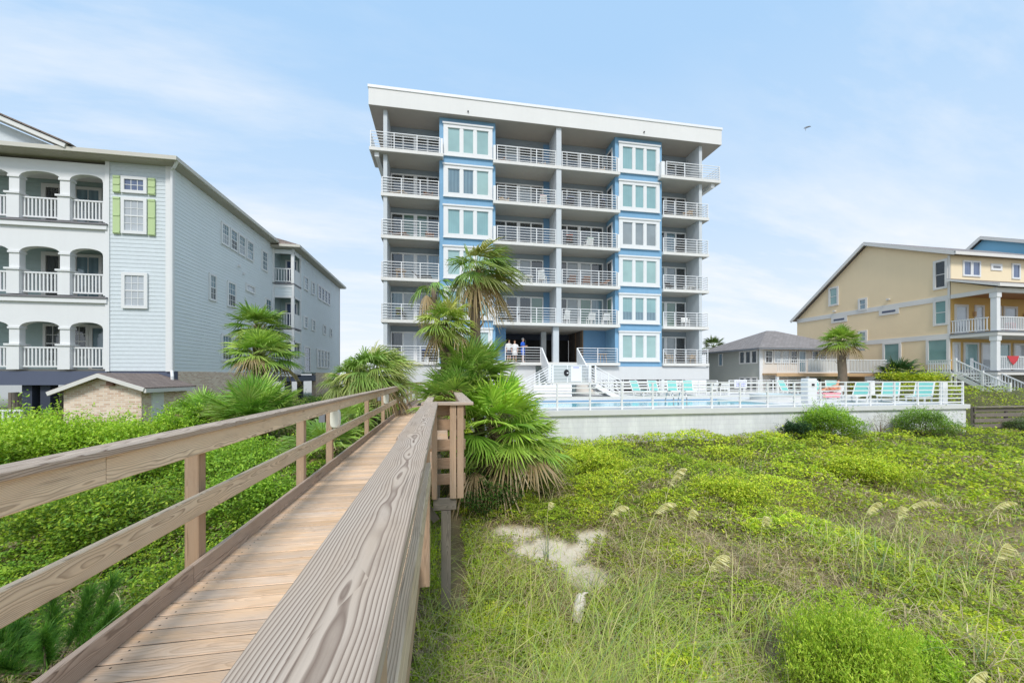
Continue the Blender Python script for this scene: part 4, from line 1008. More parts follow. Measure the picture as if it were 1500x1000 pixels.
for a, b in ((28.6, 29.05), (27.95, 28.4), (27.3, 27.75)):
    win_side(gh, a, b, 4.32, 5.22, 24.69, -1, 'pane_dark', 1, 1, .09, 'bandwhite', .06, False, False); win_side(gh, a, b, 1.95, 3.05, 24.69, -1, 'pane_dark', 1, 1, .09, 'bandwhite', .06, False, False)
win_side(gh, 31.2, 31.6, 4.2, 5.2, 24.69, -1, 'pane_grey', 1, 1, .07, 'bandwhite', .06, False, False)
for xa, w, pm in ((25.2, .55, 'pane_dark'), (26.0, .55, 'pane_blind'), (26.75, .55, 'pane_blind'), (27.55, .5, 'pane_dark'), (29.55, .5, 'pane_dark'), (30.3, .5, 'pane_dark')):
    win_front(gh, xa, xa + w, 4.32, 5.2, 26.99, pm, 1, 2, .08, 'white', .06, True, True)
win_front(gh, 28.3, 28.85, 3.55, 5.2, 26.985, 'pane_grey', 1, 1, .08, name='door', muntin=False)
for xa in (25.6, 27.4, 29.0, 29.8): win_front(gh, xa, xa + .55, 2.2, 3.0, 26.99, 'pane_dark', 1, 1, .08, 'white', .05, False, False)
MB().box(24.85, 35.05, 25.6, 26.985, 3.3, 3.44).build('balcony_floor', 'tanwood', gh)
MB().box(24.8, 35.1, 25.5, 25.599, 3.2, 3.42).build('balcony_beam', 'tanwood', gh)
picket(gh, (24.9, 25.62), (27.6, 25.62), 3.45, 1.02, name='balcony_railing', gap=.2, w=.03, rail=.045)
mb = MB().box(27.65, 30.9, 25.6, 25.64, 3.55, 4.42); mb.build('balcony_panel', 'cream', gh)
picket(gh, (27.65, 25.57), (35.0, 25.57), 3.45, 1.05, name='balcony_railing', gap=.14)
for xc in (24.95, 27.65, 31.0, 34.95):
    MB().box(xc - .08, xc + .08, 25.55, 25.71, 1.4, 3.19).build('balcony_post', 'white', gh)
MB().box(33.2, 35.0, 27.2, 33, 1.4, 3.29).build('lean_to', 'tanwood', gh)
# dark slat boardwalk side at the right
sf = thing('slat_fence', 'dark weathered horizontal slat fence at the right end of the white retaining wall', 'fence', (27.5, 14.2, .4))
mb = MB()
for z_ in (1.63, 1.38, 1.12, .86): mb.board((24.5, 14.2 + random.uniform(-.02, .02), z_), (33.5, 14.3, z_ - .04), .035, .17)
mb.build('slat_panel', 'oldfence', sf); MB().board((24.5, 14.2, 1.76), (33.5, 14.3, 1.74), .26, .04).build('cap', 'pile', sf)
for xc in (24.56, 26.6, 28.7, 30.9): MB().board((xc, 14.32, .2), (xc, 14.32, 1.735), .1, .1, (0, 1, 0)).build('post', 'oldfence', sf)
MB().board((25.0, 13.85, .66), (26.7, 13.85, .66), .3, .05).build('step_board', 'pile', sf)
# ================================================================== BOARDWALK
bw = thing('boardwalk', 'weathered timber boardwalk with railings leading from the dunes to the building', 'boardwalk', (-.9, 10, .2))
ZD = 1.75; ZC = EYE - .355
mb = MB(); y = -1.2; scr = MB()
while y < 19.2:
    if y < 9:
        for x_ in (-1.63, -.92, -.30):
            for q_ in (-.036, .036):
                xs_, yy_ = x_ + random.uniform(-.012, .012), y + q_ + random.uniform(-.006, .006)
                scr.add([(xs_ + .0058 * math.cos(a), yy_ + .0058 * math.sin(a), ZD + .0006) for a in np.linspace(0, 2 * math.pi, 7)[:-1]], [tuple(range(6))])
    mb.board((-1.80, y, ZD - .02), (-.19, y, ZD - .02), .1290, .04, ch=.004, seg=.6, wob=.0012); y += .1365
nb_ = len(mb.f); ns_ = len(scr.v); mb.wc += [(0, 0, 0)] * ns_; mb.tint += [.5] * ns_; mb.add(scr.v, scr.f)
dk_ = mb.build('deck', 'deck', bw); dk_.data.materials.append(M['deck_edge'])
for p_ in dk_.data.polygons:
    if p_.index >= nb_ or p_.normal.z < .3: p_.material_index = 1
mb = MB(); x = -1.72
while x < -.1:
    mb.board((x, 19.2, ZD - .005), (x, 24.3, ZD - .005), .137, .04); x += .141
mb.build('landing_deck', 'kerb', bw)
def run(name, mat, x, z, w, h, y0, y1, joints):
    mb = MB(); ys_ = [y0] + [j for j in joints if y0 < j < y1] + [y1]
    for a, b in zip(ys_[:-1], ys_[1:]): mb.board((x, a + .002, z), (x, b - .002, z), w, h)
    return mb.build(name, mat, bw)
J = (2.25, 6.6, 11.4, 16.2, 20.6)
run('top_cap', 'cap', -1.69, ZC - .019, .15, .038, -1.2, 24.2, (3.4, 8.3, 13., 17.8))
run('top_rail', 'rail', -1.668, ZC - .110, .036, .140, -1.2, 24.2, J)
run('middle_rail', 'rail', -1.690, EYE - .895, .038, .145, -1.2, 24.2, (1.2, 5.3, 9.7, 14.9))
run('kerb_board', 'kerb', -1.732, ZD + .068, .038, .135, -1.2, 24.2, (3.05, 7.9, 12.6, 17.))
for y in (-.2, 3.22, 5.38, 6.65, 9.7, 12.2, 14.9, 17.6, 20.2, 22.4):
    MB().board((-1.80, y, .9), (-1.80, y, ZC - .04), .092, .092, (0, 1, 0)).build('post', 'post', bw)
for y in (2.0, 4.9, 8.4, 12., 16., 20.): MB().board((-1.72 if y != 4.9 else -2.02, y, -.5), (-1.72 if y != 4.9 else -2.02, y, ZD - .25), .13, .13, (0, 1, 0)).build('pile', 'pile', bw)
run('joist', 'pile', -1.765, ZD - .155, .045, .22, -1.2, 24., J); run('joist', 'pile', -.9, ZD - .155, .045, .22, -1.2, 24., J)
# right hand railing
run('top_cap', 'cap', -.168, ZC - .02, .178, .040, -1.2, 5.33, ())
run('top_rail', 'rail', -.225, ZC - .112, .036, .14, -1.2, 5.3, (2.6,))
run('outer_rail', 'rail', -.118, EYE - .745, .038, .15, -1.2, 3.1, ())
run('joist', 'post', -.215, ZD - .16, .045, .235, -1.2, 24., (3.2, 8.2, 13.))
for y in (.75, 3.2): MB().board((-.155, y, EYE - 1.667), (-.155, y, ZC - .042), .092, .092, (0, 1, 0)).build('post', 'post', bw)
for y in (1.45, 8.6, 12.5, 16.5): MB().board((-.17, y, -.5), (-.11, y, ZD - .25), .12, .12, (0, 1, 0)).build('pile', 'pile', bw)
run('inner_ledge', 'cap', -.27, ZC - .11, .14, .040, 2.9, 10.6, ())
# bench bay
BX = .30
MB().board((-.30, 5.43, ZC - .019), (BX + .10, 5.43, ZC - .019), .185, .040).build('top_cap', 'cap', bw)
run('top_cap', 'cap', BX + .01, ZC - .021, .18, .038, 5.53, 10.75, ())
MB().board((BX + .1, 10.75, ZC - .01), (-.20, 10.75, ZC - .01), .16, .04).build('top_cap', 'cap', bw)
mb = MB()
for z_ in (ZC - .12, ZC - .32, ZC - .60, ZC - .86, ZC - 1.08): mb.board((-.1, 5.52, z_), (BX, 5.52, z_), .038, .15)
mb.build('side_panel', 'post', bw)
mb = MB()
for z_ in (ZC - .11, ZC - .30, ZC - .52, ZC - .76): mb.board((BX - .03, 5.6, z_), (BX - .03, 10.7, z_), .038, .14)
mb.build('back_panel', 'post', bw)
mb = MB()
for z_ in (ZC - .11, ZC - .30): mb.board((-.2, 10.72, z_), (BX, 10.72, z_), .038, .15)
mb.build('side_panel', 'post', bw)
MB().board((-.125, 5.42, EYE - 1.667), (-.125, 5.42, ZC - .042), .075, .09, (0, 1, 0)).build('post', 'post', bw)
for xc in (.125, .225): MB().board((xc, 5.42, EYE - 1.667), (xc, 5.42, ZC - .042), .088, .09, (0, 1, 0)).build('post', 'post', bw)
MB().board((-.14, 5.44, EYE - 1.755), (.17, 5.44, EYE - 1.755), .045, .16).build('cross_beam', 'pile', bw)
MB().board((.03, 5.46, -.4), (.03, 5.46, EYE - 1.84), .13, .13, (0, 1, 0)).build('pile', 'pile', bw)
MB().board((-.1, 5.5, EYE - 2.0), (-.3, 5.5, EYE - 1.7), .04, .1).build('brace', 'pile', bw)
MB().board((-.08, 5.55, ZD + .42), (-.08, 10.7, ZD + .42), .3, .04).build('bench_seat', 'deck', bw)
run('top_cap', 'cap', -.17, ZC - .02, .16, .04, 10.85, 20.5, (15.,)); run('top_rail', 'rail', -.2, ZC - .11, .036, .14, 10.85, 20.5, ()); run('middle_rail', 'rail', -.2, EYE - .895, .036, .14, 10.85, 20.5, ())
for y in (11.2, 14., 17., 20.4): MB().board((-.13, y, 1.3), (-.13, y, ZC - .042), .09, .09, (0, 1, 0)).build('post', 'post', bw)
mb = MB()
for z_ in (ZC - .08, ZC - .29, ZC - .50, ZC - .71, ZC - .92): mb.board((-1.7, 24.2, z_), (1.4, 24.2, z_), .04, .15)
mb.build('end_panel', 'kerb', bw); MB().board((-1.75, 24.22, ZC - .02), (1.4, 24.22, ZC - .02), .16, .04).build('top_cap', 'cap', bw)
for xc in (-1.62, .1): MB().board((xc, 24.28, 1.2), (xc, 24.28, ZC - .042), .1, .1, (0, 1, 0)).build('post', 'post', bw)
# lamps, mats
for i, (y, lab) in enumerate(((6.65, 'nearer oval ivory bulkhead lamp on a left railing post of the boardwalk'), (12.2, 'farther oval ivory bulkhead lamp on a left railing post of the boardwalk'))):
    if i == 0:
        lp = thing('bulkhead_lamp', lab, 'lamp', (-1.715, y - .05, 2.53), 'boardwalk lamps')
        mb = MB(); pr_ = [(.072 * (1 if abs(math.cos(t)) > .5 else .95) * np.sign(math.cos(t)) * abs(math.cos(t)) ** .5, .145 * np.sign(math.sin(t)) * abs(math.sin(t)) ** .6) for t in np.linspace(0, 2 * math.pi, 28, endpoint=False)]
        mb.prism([(-1.70 + u, 2.53 + v) for u, v in pr_], 'Y', y - .11, y - .055); mb.build('lens', 'lampwhite', lp, bevel=.015)
        MB().prism([(-1.70 + u * 1.1, 2.53 + v * 1.06) for u, v in pr_], 'Y', y - .0549, y - .047).build('base_plate', 'white', lp)
        MB().box(-1.95, -1.86, y - .05, y + .05, 2.47, 2.59).build('junction_box', 'gull', lp)
    else:
        o = copy_tree(lp); o.location = (-1.715, y - .05, 2.53); o['label'] = lab
tag(MB().box(-1.35, -.70, 17.3, 18.0, ZD + .016, ZD + .03).build('door_mat', 'black'), 'nearer black rubber mat on the boardwalk landing', 'mat', 'black mats')
tag(MB().box(-1.30, -.35, 19.6, 22.2, ZD + .018, ZD + .034).build('door_mat', 'black'), 'farther long black rubber mat at the end of the boardwalk', 'mat', 'black mats')
# ================================================================== TERRAIN
def zt(x, y):
    x = np.asarray(x, float); y = np.asarray(y, float)
    zr = .46 * sm(4.5, 13.5, y) + .12 * sm(3., 12., x) * sm(2, 8, y)
    zl = .30 + .65 * sm(2.5, 13, y) + .25 * sm(14, 18, y)
    s = sm(-.3, -2.6, x)
    z = zr * (1 - s) + zl * s
    z = z + 1.65 * sm(24.0, 26.2, x) * sm(14.4, 18.5, y) * (1 - .5 * sm(24, 30, y))
    z = z + (fbm(x * .35, y * .35, 1) - .5) * .45 + (fbm(x * 1.3, y * 1.3, 3) - .5) * .16
    z = z - .10 * np.exp(-(((x - 2.0) / .9) ** 2 + ((y - 7.0) / 1.2) ** 2))
    inpool = np.maximum(sm(.9, 1.5, x) * sm(24.9, 24.4, x) * sm(14.4, 14.9, y) * sm(40, 34, y), sm(.9, 1.5, x) * sm(28.9, 28.4, x) * sm(20.2, 20.6, y) * sm(40, 34, y))
    z = z * (1 - inpool) + np.minimum(z, .25) * inpool
    far = sm(40, 70, np.hypot(x, y))
    return z * (1 - far) + 1.3 * far
SAND = [(1.95, 6.9, .80, .50), (2.3, 6.05, .42, .55), (1.45, 7.6, .5, .30), (2.9, 7.4, .42, .26)]
def sand(x, y):
    m = 0 * np.asarray(x, float)
    for a, b, rx, ry in SAND: m = np.maximum(m, np.exp(-((((x - a) / rx) ** 2 + ((y - b) / ry) ** 2) ** 1.5)))
    return np.clip(m * 3.0 - 1.7 * fbm(x * 3.1, y * 3.1, 5), 0, 1)
fx = np.concatenate([-np.geomspace(1500, 26, 22), np.arange(-25, 48, .22), np.geomspace(49, 1500, 22)])
fy = np.concatenate([-np.geomspace(800, 4, 14), np.arange(-3, 30, .22), np.geomspace(31, 3000, 26)])
GX, GY = np.meshgrid(fx, fy, indexing='ij'); GZ = zt(GX, GY)
nx, ny = GX.shape; idx = np.arange(nx * ny).reshape(nx, ny)
F = np.stack([idx[:-1, :-1], idx[1:, :-1], idx[1:, 1:], idx[:-1, 1:]], -1).reshape(-1, 4)
sd = sand(GX, GY)[..., None]; n1 = fbm(GX * 1.6, GY * 1.6, 2)[..., None]
litter = np.array([.19, .145, .08]) * (1 - n1) + np.array([.42, .33, .195]) * n1
grn = np.array([.06, .08, .025])
tall = sm(8, 10, GY)[..., None] * .6 + .2
tall = np.maximum(tall, .9 * sm(-.5, -2, GX)[..., None])
litter = litter * (1 - tall) + grn * tall
gc = litter * (1 - np.clip(sd * 2.2, 0, 1)) + np.array([.72, .63, .50]) * np.clip(sd * 2.2, 0, 1)
far_ = sm(36, 60, np.hypot(GX, GY))[..., None]; gc = gc * (1 - far_) + np.array([.42, .40, .36]) * far_
tag(np_mesh('dune_ground', np.stack([GX, GY, GZ], -1).reshape(-1, 3), F, 'ground', gc.reshape(-1, 3), smooth=True), kind='structure')

# ================================================================== FOLIAGE GENERATORS
def quads_leaf(P, L, W, tilt, colr, droop=None, az=None):
    """diamond leaves folded along the midrib: 4 verts each"""
    n = len(P); az = rng.uniform(0, 2 * np.pi, n) if az is None else az
    el = rng.normal(0, 1, n) * tilt
    if droop is not None: el = el + droop
    d = np.stack([np.cos(az) * np.cos(el), np.sin(az) * np.cos(el), np.sin(el)], 1)
    s = np.stack([-np.sin(az), np.cos(az), 0 * az], 1)
    roll = rng.normal(0, .5, n)[:, None]
    up = np.cross(s, -d)
    s = s * np.cos(roll) + up * np.sin(roll)
    L = L[:, None]; W = W[:, None]
    V = np.stack([P, P + d * L * .45 + s * W * .5, P + d * L, P + d * L * .45 - s * W * .5], 1).reshape(-1, 3)
    F = np.arange(4 * n).reshape(n, 4)
    return V, F, np.repeat(colr, 4, 0)
def blades(P, H, W, lean_az, lean, colr, seg=3):
    n = len(P); ts = np.linspace(0, 1, seg + 1)
    dx = np.stack([np.cos(lean_az), np.sin(lean_az), 0 * lean_az], 1)
    wd = np.stack([-np.sin(lean_az + rng.uniform(-1, 1, n)), np.cos(lean_az), 0 * lean_az], 1)
    rows = []
    for t in ts:
        c = P + dx * (lean * H * t ** 2)[:, None] + np.array([0, 0, 1]) * (H * (t - .35 * np.minimum(lean, 1.3) * t ** 2.5))[:, None]
        w = (W * (1 - t) ** .6 * .5 + .0006)[:, None]
        rows += [c - wd * w, c + wd * w]
    V = np.stack(rows, 1); k = 2 * (seg + 1)
    base = (np.arange(n) * k)[:, None]
    F = np.concatenate([base + np.array([[2*i, 2*i+1, 2*i+3, 2*i+2]]) for i in range(seg)], 0)
    cc = np.repeat(colr, k, 0)
    sh = np.tile(np.repeat(.55 + .45 * ts, 2), n)[:, None]
    return V.reshape(-1, 3), F, cc * (.7 + .3 * sh)
def pick(n, pal, w=None):
    pal = np.array(pal); i = rng.choice(len(pal), n, p=w)
    j = rng.choice(len(pal), n, p=w); f = rng.uniform(0, .5, n)[:, None]
    return (pal[i] * (1 - f) + pal[j] * f) * rng.uniform(.8, 1.2, n)[:, None]
def sample(n, tmin, tmax, a0, a1):
    """ground points around the view point, denser where nearer (a0..a1 bearings from +Y, degrees)"""
    t = np.exp(rng.uniform(np.log(tmin), np.log(tmax), n)); a = np.radians(rng.uniform(a0, a1, n))
    return t * np.sin(a), t * np.cos(a), t
def ok(x, y):
    m = ~((x > 1.35) & (y > 14.3) & (x < 24.6) & (y < 45)) & ~((x > 1.35) & (y > 20.3) & (x < 28.6) & (y < 45))
    m &= ~((x > -1.70) & (x < -.30) & (y > -2) & (y < 25))
    m &= ~((x > -.05) & (x < .36) & (y > 5.4) & (y < 10.9))
    m &= ~((x < -9.9) & (y > 18.4)) & ~((x < -10.5) & (x > -13.2) & (y > 15.9)) & ~((x < 20.8) & (x > -4.4) & (y > 24.2)) & ~((x > 36.9) & (y > 20)) & ~((x > 24.2) & (y > 25))
    m &= ~((x > 24.3) & (x < 34) & (y > 14.0) & (y < 14.5)) & ~((x > 35.3) & (y > 18.6))
    return m
def domes(x, y, sc, k):
    """overlapping rounded hummocks: height 0..1 and a random number per hummock"""
    X, Y = np.asarray(x, float) / sc, np.asarray(y, float) / sc; xi = np.floor(X).astype(int); yi = np.floor(Y).astype(int)
    best = np.zeros_like(X); rid = np.zeros_like(X)
    for i in (-1, 0, 1):
        for j in (-1, 0, 1):
            cx, cy = (xi + i) % 256, (yi + j) % 256
            jx, jy, rr_, am = _tab[k][cx, cy], _tab[(k+1) % 8][cx, cy], .50 + .45 * _tab[(k+2) % 8][cx, cy], .35 + .65 * _tab[(k+3) % 8][cx, cy]
            d2 = ((X - xi - i - jx) ** 2 + (Y - yi - j - jy) ** 2) / rr_ ** 2
            v = am * np.sqrt(np.clip(1 - d2, 0, 1)); m = v > best
            best = np.where(m, v, best); rid = np.where(m, _tab[(k+4) % 8][cx, cy], rid)
    return best, rid
def hum(x, y):
    """height of the vine / shrub canopy above the ground, its fullness (0 in hollows) and a tint number"""
    m1 = fbm(x * .5, y * .5, 4, 3); d1, r1 = domes(x, y, 1.15, 0); d2, r2 = domes(x, y, .42, 2)
    right = (.03 + .34 * d1 + .15 * d2) * (.40 + .55 * sm(5.5, 10., y)) * (.6 + .8 * m1)
    left = (.05 + .62 * d1 + .24 * d2) * (.45 + .50 * sm(3.5, 9., y)) * (.5 + 1.0 * m1)
    s = sm(-.6, -2.4, x)
    return right * (1 - s) + left * s, .5 * d1 + .6 * d2, .6 * r1 + .4 * r2
def pvine(x, y):
    b = fbm(x * .8, y * .8, 7, 4)
    pr_ = .62 + .60 * sm(6.0, 9.0, y) + .22 * sm(6, 14, x) * sm(3.5, 6.5, y) + 2.4 * (b - .5)
    pl_ = .74 + .25 * sm(3, 7, y) + 1.3 * (b - .5)
    s = sm(-.6, -2.2, x)
    return np.clip(pr_ * (1 - s) + pl_ * s, 0, 1) * (1 - sand(x, y))
YG = [(.66, .74, .05), (.54, .68, .045), (.42, .59, .045), (.27, .41, .035), (.78, .78, .11)]
DG = [(.25, .43, .04), (.18, .34, .04), (.35, .51, .045), (.11, .21, .03), (.48, .58, .055)]
# --- low leafy vines
x, y, t = sample(1150000, 1.9, 42, -62, 80)
pv = pvine(x, y); hh, full, tint_ = hum(x, y)
k = ok(x, y) & (rng.random(len(x)) < pv * (.35 + .9 * full))
x, y, t, pv, hh, full, tint_ = (q[k] for q in (x, y, t, pv, hh, full, tint_))
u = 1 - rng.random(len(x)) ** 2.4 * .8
z = zt(x, y) + hh * np.clip(.35 + pv, 0, 1) * u + rng.normal(0, .016, len(x)) + .02
under = (x > -1.9) & (x < -.1); z[under] = np.minimum(z[under], 1.45)
Ls = np.clip(.0054 * t, .034, .09) * rng.uniform(.7, 1.35, len(x))
azv = rng.uniform(0, 2 * np.pi, len(x))
left = x < -1
cl = np.where(left[:, None], pick(len(x), DG, [.25, .2, .25, .12, .18]), pick(len(x), YG, [.24, .26, .24, .16, .10]))
yel = fbm(x * .45, y * .45, 2)[:, None]
tn = tint_[:, None]; cl = cl * (np.array([.70, .80, .9]) * (1 - tn) + np.array([1.12, 1.06, .95]) * tn)
cl = cl * (.66 + .66 * yel) * np.clip(.17 + .52 * u[:, None] + .60 * np.clip(full, 0, 1)[:, None], 0, 1.12)  # lower leaves and hollows darkened: canopy shade painted into the leaf colour
dry = (fbm(x * 1.1, y * 1.1, 0) > .58) & (rng.random(len(x)) < .40)
cl[dry] = pick(dry.sum(), [(.40, .31, .20), (.28, .21, .14), (.52, .44, .27)])
P = np.stack([x, y, z], 1); nr = np.flatnonzero((t < 10) & (rng.random(len(x)) < .30)); keep = np.ones(len(x), bool); keep[np.flatnonzero((t < 10))] = rng.random((t < 10).sum()) < .45
QP, QL, QC, QA = [P[keep]], [Ls[keep]], [cl[keep]], [azv[keep]]
da = rng.uniform(0, 2 * np.pi, len(nr)); up_ = rng.uniform(.1, 1.0, len(nr))
for j in range(7):                       # sprigs : leaves set alternately along a short rising runner
    st_ = (Ls[nr] * .52 * j)[:, None]; dirj = np.stack([np.cos(da + .12 * j), np.sin(da + .12 * j), up_ * (1 - .12 * j)], 1)
    QP.append(P[nr] + dirj * st_ * .75); QL.append(Ls[nr] * (1.05 - .07 * j)); QC.append(np.clip(cl[nr] * (.75 + .09 * j), 0, .95)); QA.append(da + (.95 if j % 2 else -.95) + rng.normal(0, .25, len(nr)))
P = np.concatenate(QP); Ls = np.concatenate(QL); cl = np.concatenate(QC); azv = np.concatenate(QA)
V, F, C_ = quads_leaf(P, Ls, Ls * .56, .45, cl, None, azv)
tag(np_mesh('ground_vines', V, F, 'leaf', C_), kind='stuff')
# --- grass
x, y, t = sample(150000, 1.7, 22, -60, 78)
gp = np.where(x > -.3, np.clip(.85 - .66 * sm(7.5, 12, y) + 1.6 * (fbm(x * .7, y * .7, 3) - .5), .03, 1), .16) * (1 - .86 * sand(x, y))
clump = domes(x, y, .26, 3)[0] * (.4 + vnoise(x * 1.6, y * 1.6, 6))
k = ok(x, y) & (rng.random(len(x)) < gp * np.clip(clump * 1.5 - .15, 0.03, 1)); x, y, t, clump = x[k], y[k], t[k], clump[k]
n = len(x); tallg = sm(.48, .72, fbm(x * .6, y * .6, 5))
Hh = rng.uniform(.12, .40, n) * (.7 + 1.1 * tallg); big = rng.random(n) < .10 * tallg; Hh[big] *= 2.0
cl = pick(n, [(.42, .57, .10), (.55, .68, .12), (.30, .47, .19), (.80, .70, .36), (.68, .74, .16), (.60, .48, .27)], [.25, .25, .14, .14, .16, .06])
az = rng.uniform(0, 2 * np.pi, n); az = np.where(rng.random(n) < .45, rng.normal(.4, .7, n), az)
V, F, C_ = blades(np.stack([x, y, zt(x, y) - .02], 1), Hh, np.clip(.0016 * t, .005, .014), az, rng.uniform(.15, 1.5, n), cl)
tag(np_mesh('dune_grass', V, F, 'grass', C_), kind='stuff')
# --- dead stems and litter
x, y, t = sample(260000, 1.7, 18, -60, 78)
lp_ = np.clip(2.0 * (fbm(x * .9, y * .9, 1) - .33), .08, 1) * np.where(x > -.3, 1 - .72 * sm(7, 12, y), .5) * (1 - .88 * sand(x, y))
k = ok(x, y) & (rng.random(len(x)) < lp_); x, y, t = x[k], y[k], t[k]; n = len(x)
cl = pick(n, [(.68, .55, .31), (.48, .36, .20), (.82, .69, .42), (.24, .17, .10), (.56, .43, .28)], [.28, .22, .24, .10, .16])
V, F, C_ = blades(np.stack([x, y, zt(x, y) + rng.uniform(-.01, .22, n)], 1), rng.uniform(.05, .22, n), np.clip(.0013 * t, .003, .009), rng.uniform(0, 6.3, n), rng.uniform(.7, 3.2, n), cl, 2)
tag(np_mesh('dead_grass_litter', V, F, 'grass', C_), kind='stuff')

# ================================================================== SHRUBS
def shrub(name, label, c, r, h, n, pal, w=None, leaf=(.05, .02), lobes=9, tilt=.6, group=None, droop=.2, seed=1, cat='shrub', narrow=False, dens_in=.55):
    rs = np.random.default_rng(seed); c = np.array(c, float); c[2] = float(zt(c[0], c[1])) if c[2] is None else c[2]
    t_ = thing(name, label, cat, tuple(c), group)
    st_ = MB(); P = []; A = []; tops = []
    for i in range(lobes):
        a = i * 2.4 + rs.uniform(-.4, .4); q = math.sqrt((i + .5) / lobes)
        top = c + np.array([r * .72 * q * math.cos(a), r * .72 * q * math.sin(a), h * (.46 + .30 * (1 - q) + rs.uniform(-.14, .18))])
        lr = r * rs.uniform(.26, .48); lh = h * rs.uniform(.20, .34); tops.append((top, lr, lh))
        st_.tube([tuple(c + np.array([.02 * i * math.cos(a), .02 * i * math.sin(a), -.03])), tuple((c + top) / 2 + np.array([0, 0, h * .06])), tuple(top)], [.016, .011, .004], 5)
        m = int(n / lobes); d = rs.normal(0, 1, (m, 3)); d /= np.linalg.norm(d, axis=1)[:, None]
        rad = 1 - rs.random(m) ** 1.6 * dens_in
        bump = .75 + .5 * vnoise(d[:, 0] * 2.5 + i * 7, d[:, 1] * 2.5 + d[:, 2] * 3, i)
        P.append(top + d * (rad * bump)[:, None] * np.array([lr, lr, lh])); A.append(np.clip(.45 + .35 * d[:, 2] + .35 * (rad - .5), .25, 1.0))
    for s_ in range(lobes * 5):
        tp, lr, lh = tops[rs.integers(len(tops))]; d = rs.normal(0, 1, 3); d[2] = abs(d[2]) + .5; d /= np.linalg.norm(d)
        q0 = tp + d * np.array([lr, lr, lh]) * .8; m = max(8, n // 700); f = np.linspace(0, 1, m)[:, None]; ln = r * rs.uniform(.16, .42)
        P.append(q0 + d * f * ln + rs.normal(0, .35 * leaf[0], (m, 3))); A.append(np.full(m, .85))
    m = int(n * .25); a = rs.uniform(0, 6.28, m); q = np.sqrt(rs.random(m))
    P.append(c + np.stack([r * .85 * q * np.cos(a), r * .85 * q * np.sin(a), h * rs.uniform(.0, .55, m)], 1)); A.append(np.full(m, .4))
    P = np.concatenate(P); A = np.concatenate(A)
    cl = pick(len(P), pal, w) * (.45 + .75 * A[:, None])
    az = None
    V, F, C_ = quads_leaf(P, leaf[0] * rng.uniform(.7, 1.3, len(P)), leaf[1] * rng.uniform(.8, 1.2, len(P)), tilt, cl, droop)
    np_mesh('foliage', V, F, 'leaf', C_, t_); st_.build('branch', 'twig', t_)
    return t_
SG = [(.26, .47, .05), (.36, .59, .06), (.17, .33, .04), (.46, .65, .07)]
BR = [(.36, .58, .04), (.47, .68, .06), (.25, .45, .04), (.58, .72, .10)]
DK = [(.04, .10, .035), (.06, .13, .04), (.03, .07, .03)]
Z = lambda x, y: float(zt(x, y))
shrub('dune_shrub', 'rounded green shrub in front of the middle of the white retaining wall', (15.7, 13.6, Z(15.7, 13.6)), 1.25, 1.45, 9000, SG, None, (.085, .032), 12, seed=2)
shrub('dune_shrub', 'small dark green shrub left of the rounded shrub at the retaining wall', (14.0, 13.5, Z(14, 13.5)), .65, .75, 2600, DK, None, (.08, .03), 7, seed=3)
shrub('dune_shrub', 'green shrub near the right end of the white retaining wall', (20.5, 13.5, Z(20.5, 13.5)), 1.15, 1.15, 7000, [(.24, .40, .07), (.32, .50, .08), (.16, .29, .06)], None, (.09, .026), 11, seed=4)
shrub('dune_shrub', 'thin bare twiggy shrub left of the green shrub at the retaining wall', (18.7, 13.9, Z(18.7, 13.9)), .6, .9, 500, [(.25, .2, .15), (.2, .2, .1)], None, (.05, .015), 10, seed=5)
shrub('dune_shrub', 'grey green shrub in front of the dark slat fence', (26.6, 13.5, Z(26.6, 13.5)), .9, .75, 3600, [(.16, .25, .09), (.22, .31, .12), (.10, .17, .06)], None, (.09, .025), 8, seed=6)
shrub('dune_shrub', 'bright feathery green bush in the lower right foreground', (3.75, 3.05, Z(3.75, 3.05) - .1), .66, 1.08, 26000, [(.38, .56, .05), (.48, .64, .06), (.27, .44, .04), (.60, .68, .10)], None, (.034, .010), 34, .5, None, .9, 7)
shrub('dune_shrub', 'low bright green seedling right of the feathery foreground bush', (4.75, 3.1, Z(4.75, 3.1)), .32, .42, 2200, BR, None, (.045, .015), 7, .5, None, .7, 8)
shrub('dune_shrub', 'bright lime green bush at the far left before the white picket railing', (-9.6, 10.6, Z(-9.6, 10.6)), 1.7, 1.35, 15000, BR, None, (.075, .032), 14, seed=9)
shrub('dune_shrub', 'bright lime green bush in front of the left corner of the brick shed', (-8.0, 11.2, Z(-8, 11.2)), 1.5, 1.15, 13000, BR, None, (.075, .032), 13, seed=10)
shrub('dune_shrub', 'lime green bush at the left picture edge nearest the railing', (-9.0, 7.9, Z(-9, 7.9)), 1.5, 1.15, 13000, [(.17, .36, .03), (.26, .46, .04), (.12, .26, .03)], None, (.07, .03), 13, seed=11)
shrub('dune_shrub', 'mid green bush in front of the white shed door', (-7.2, 12.6, Z(-7.2, 12.6)), 1.1, 1.3, 7500, SG, None, (.08, .034), 10, seed=12)
shrub('dune_shrub', 'dark green shrub on the right of the brick shed below the downspout', (-8.4, 14.6, Z(-8.4, 14.6)), .8, 1.4, 4500, SG, None, (.09, .04), 8, seed=13)
shrub('dune_shrub', 'mid green bush beside the boardwalk below the left palmetto', (-4.6, 9.6, Z(-4.6, 9.6)), 1.3, 1.1, 9000, SG, None, (.065, .03), 11, seed=14)
shrub('dune_shrub', 'feathery grey green shrub left of the windblown palm clump', (-4.9, 15.6, Z(-4.9, 15.6)), 1.0, 1.35, 5500, [(.10, .22, .06), (.15, .29, .07), (.07, .14, .04)], None, (.10, .022), 9, seed=15)
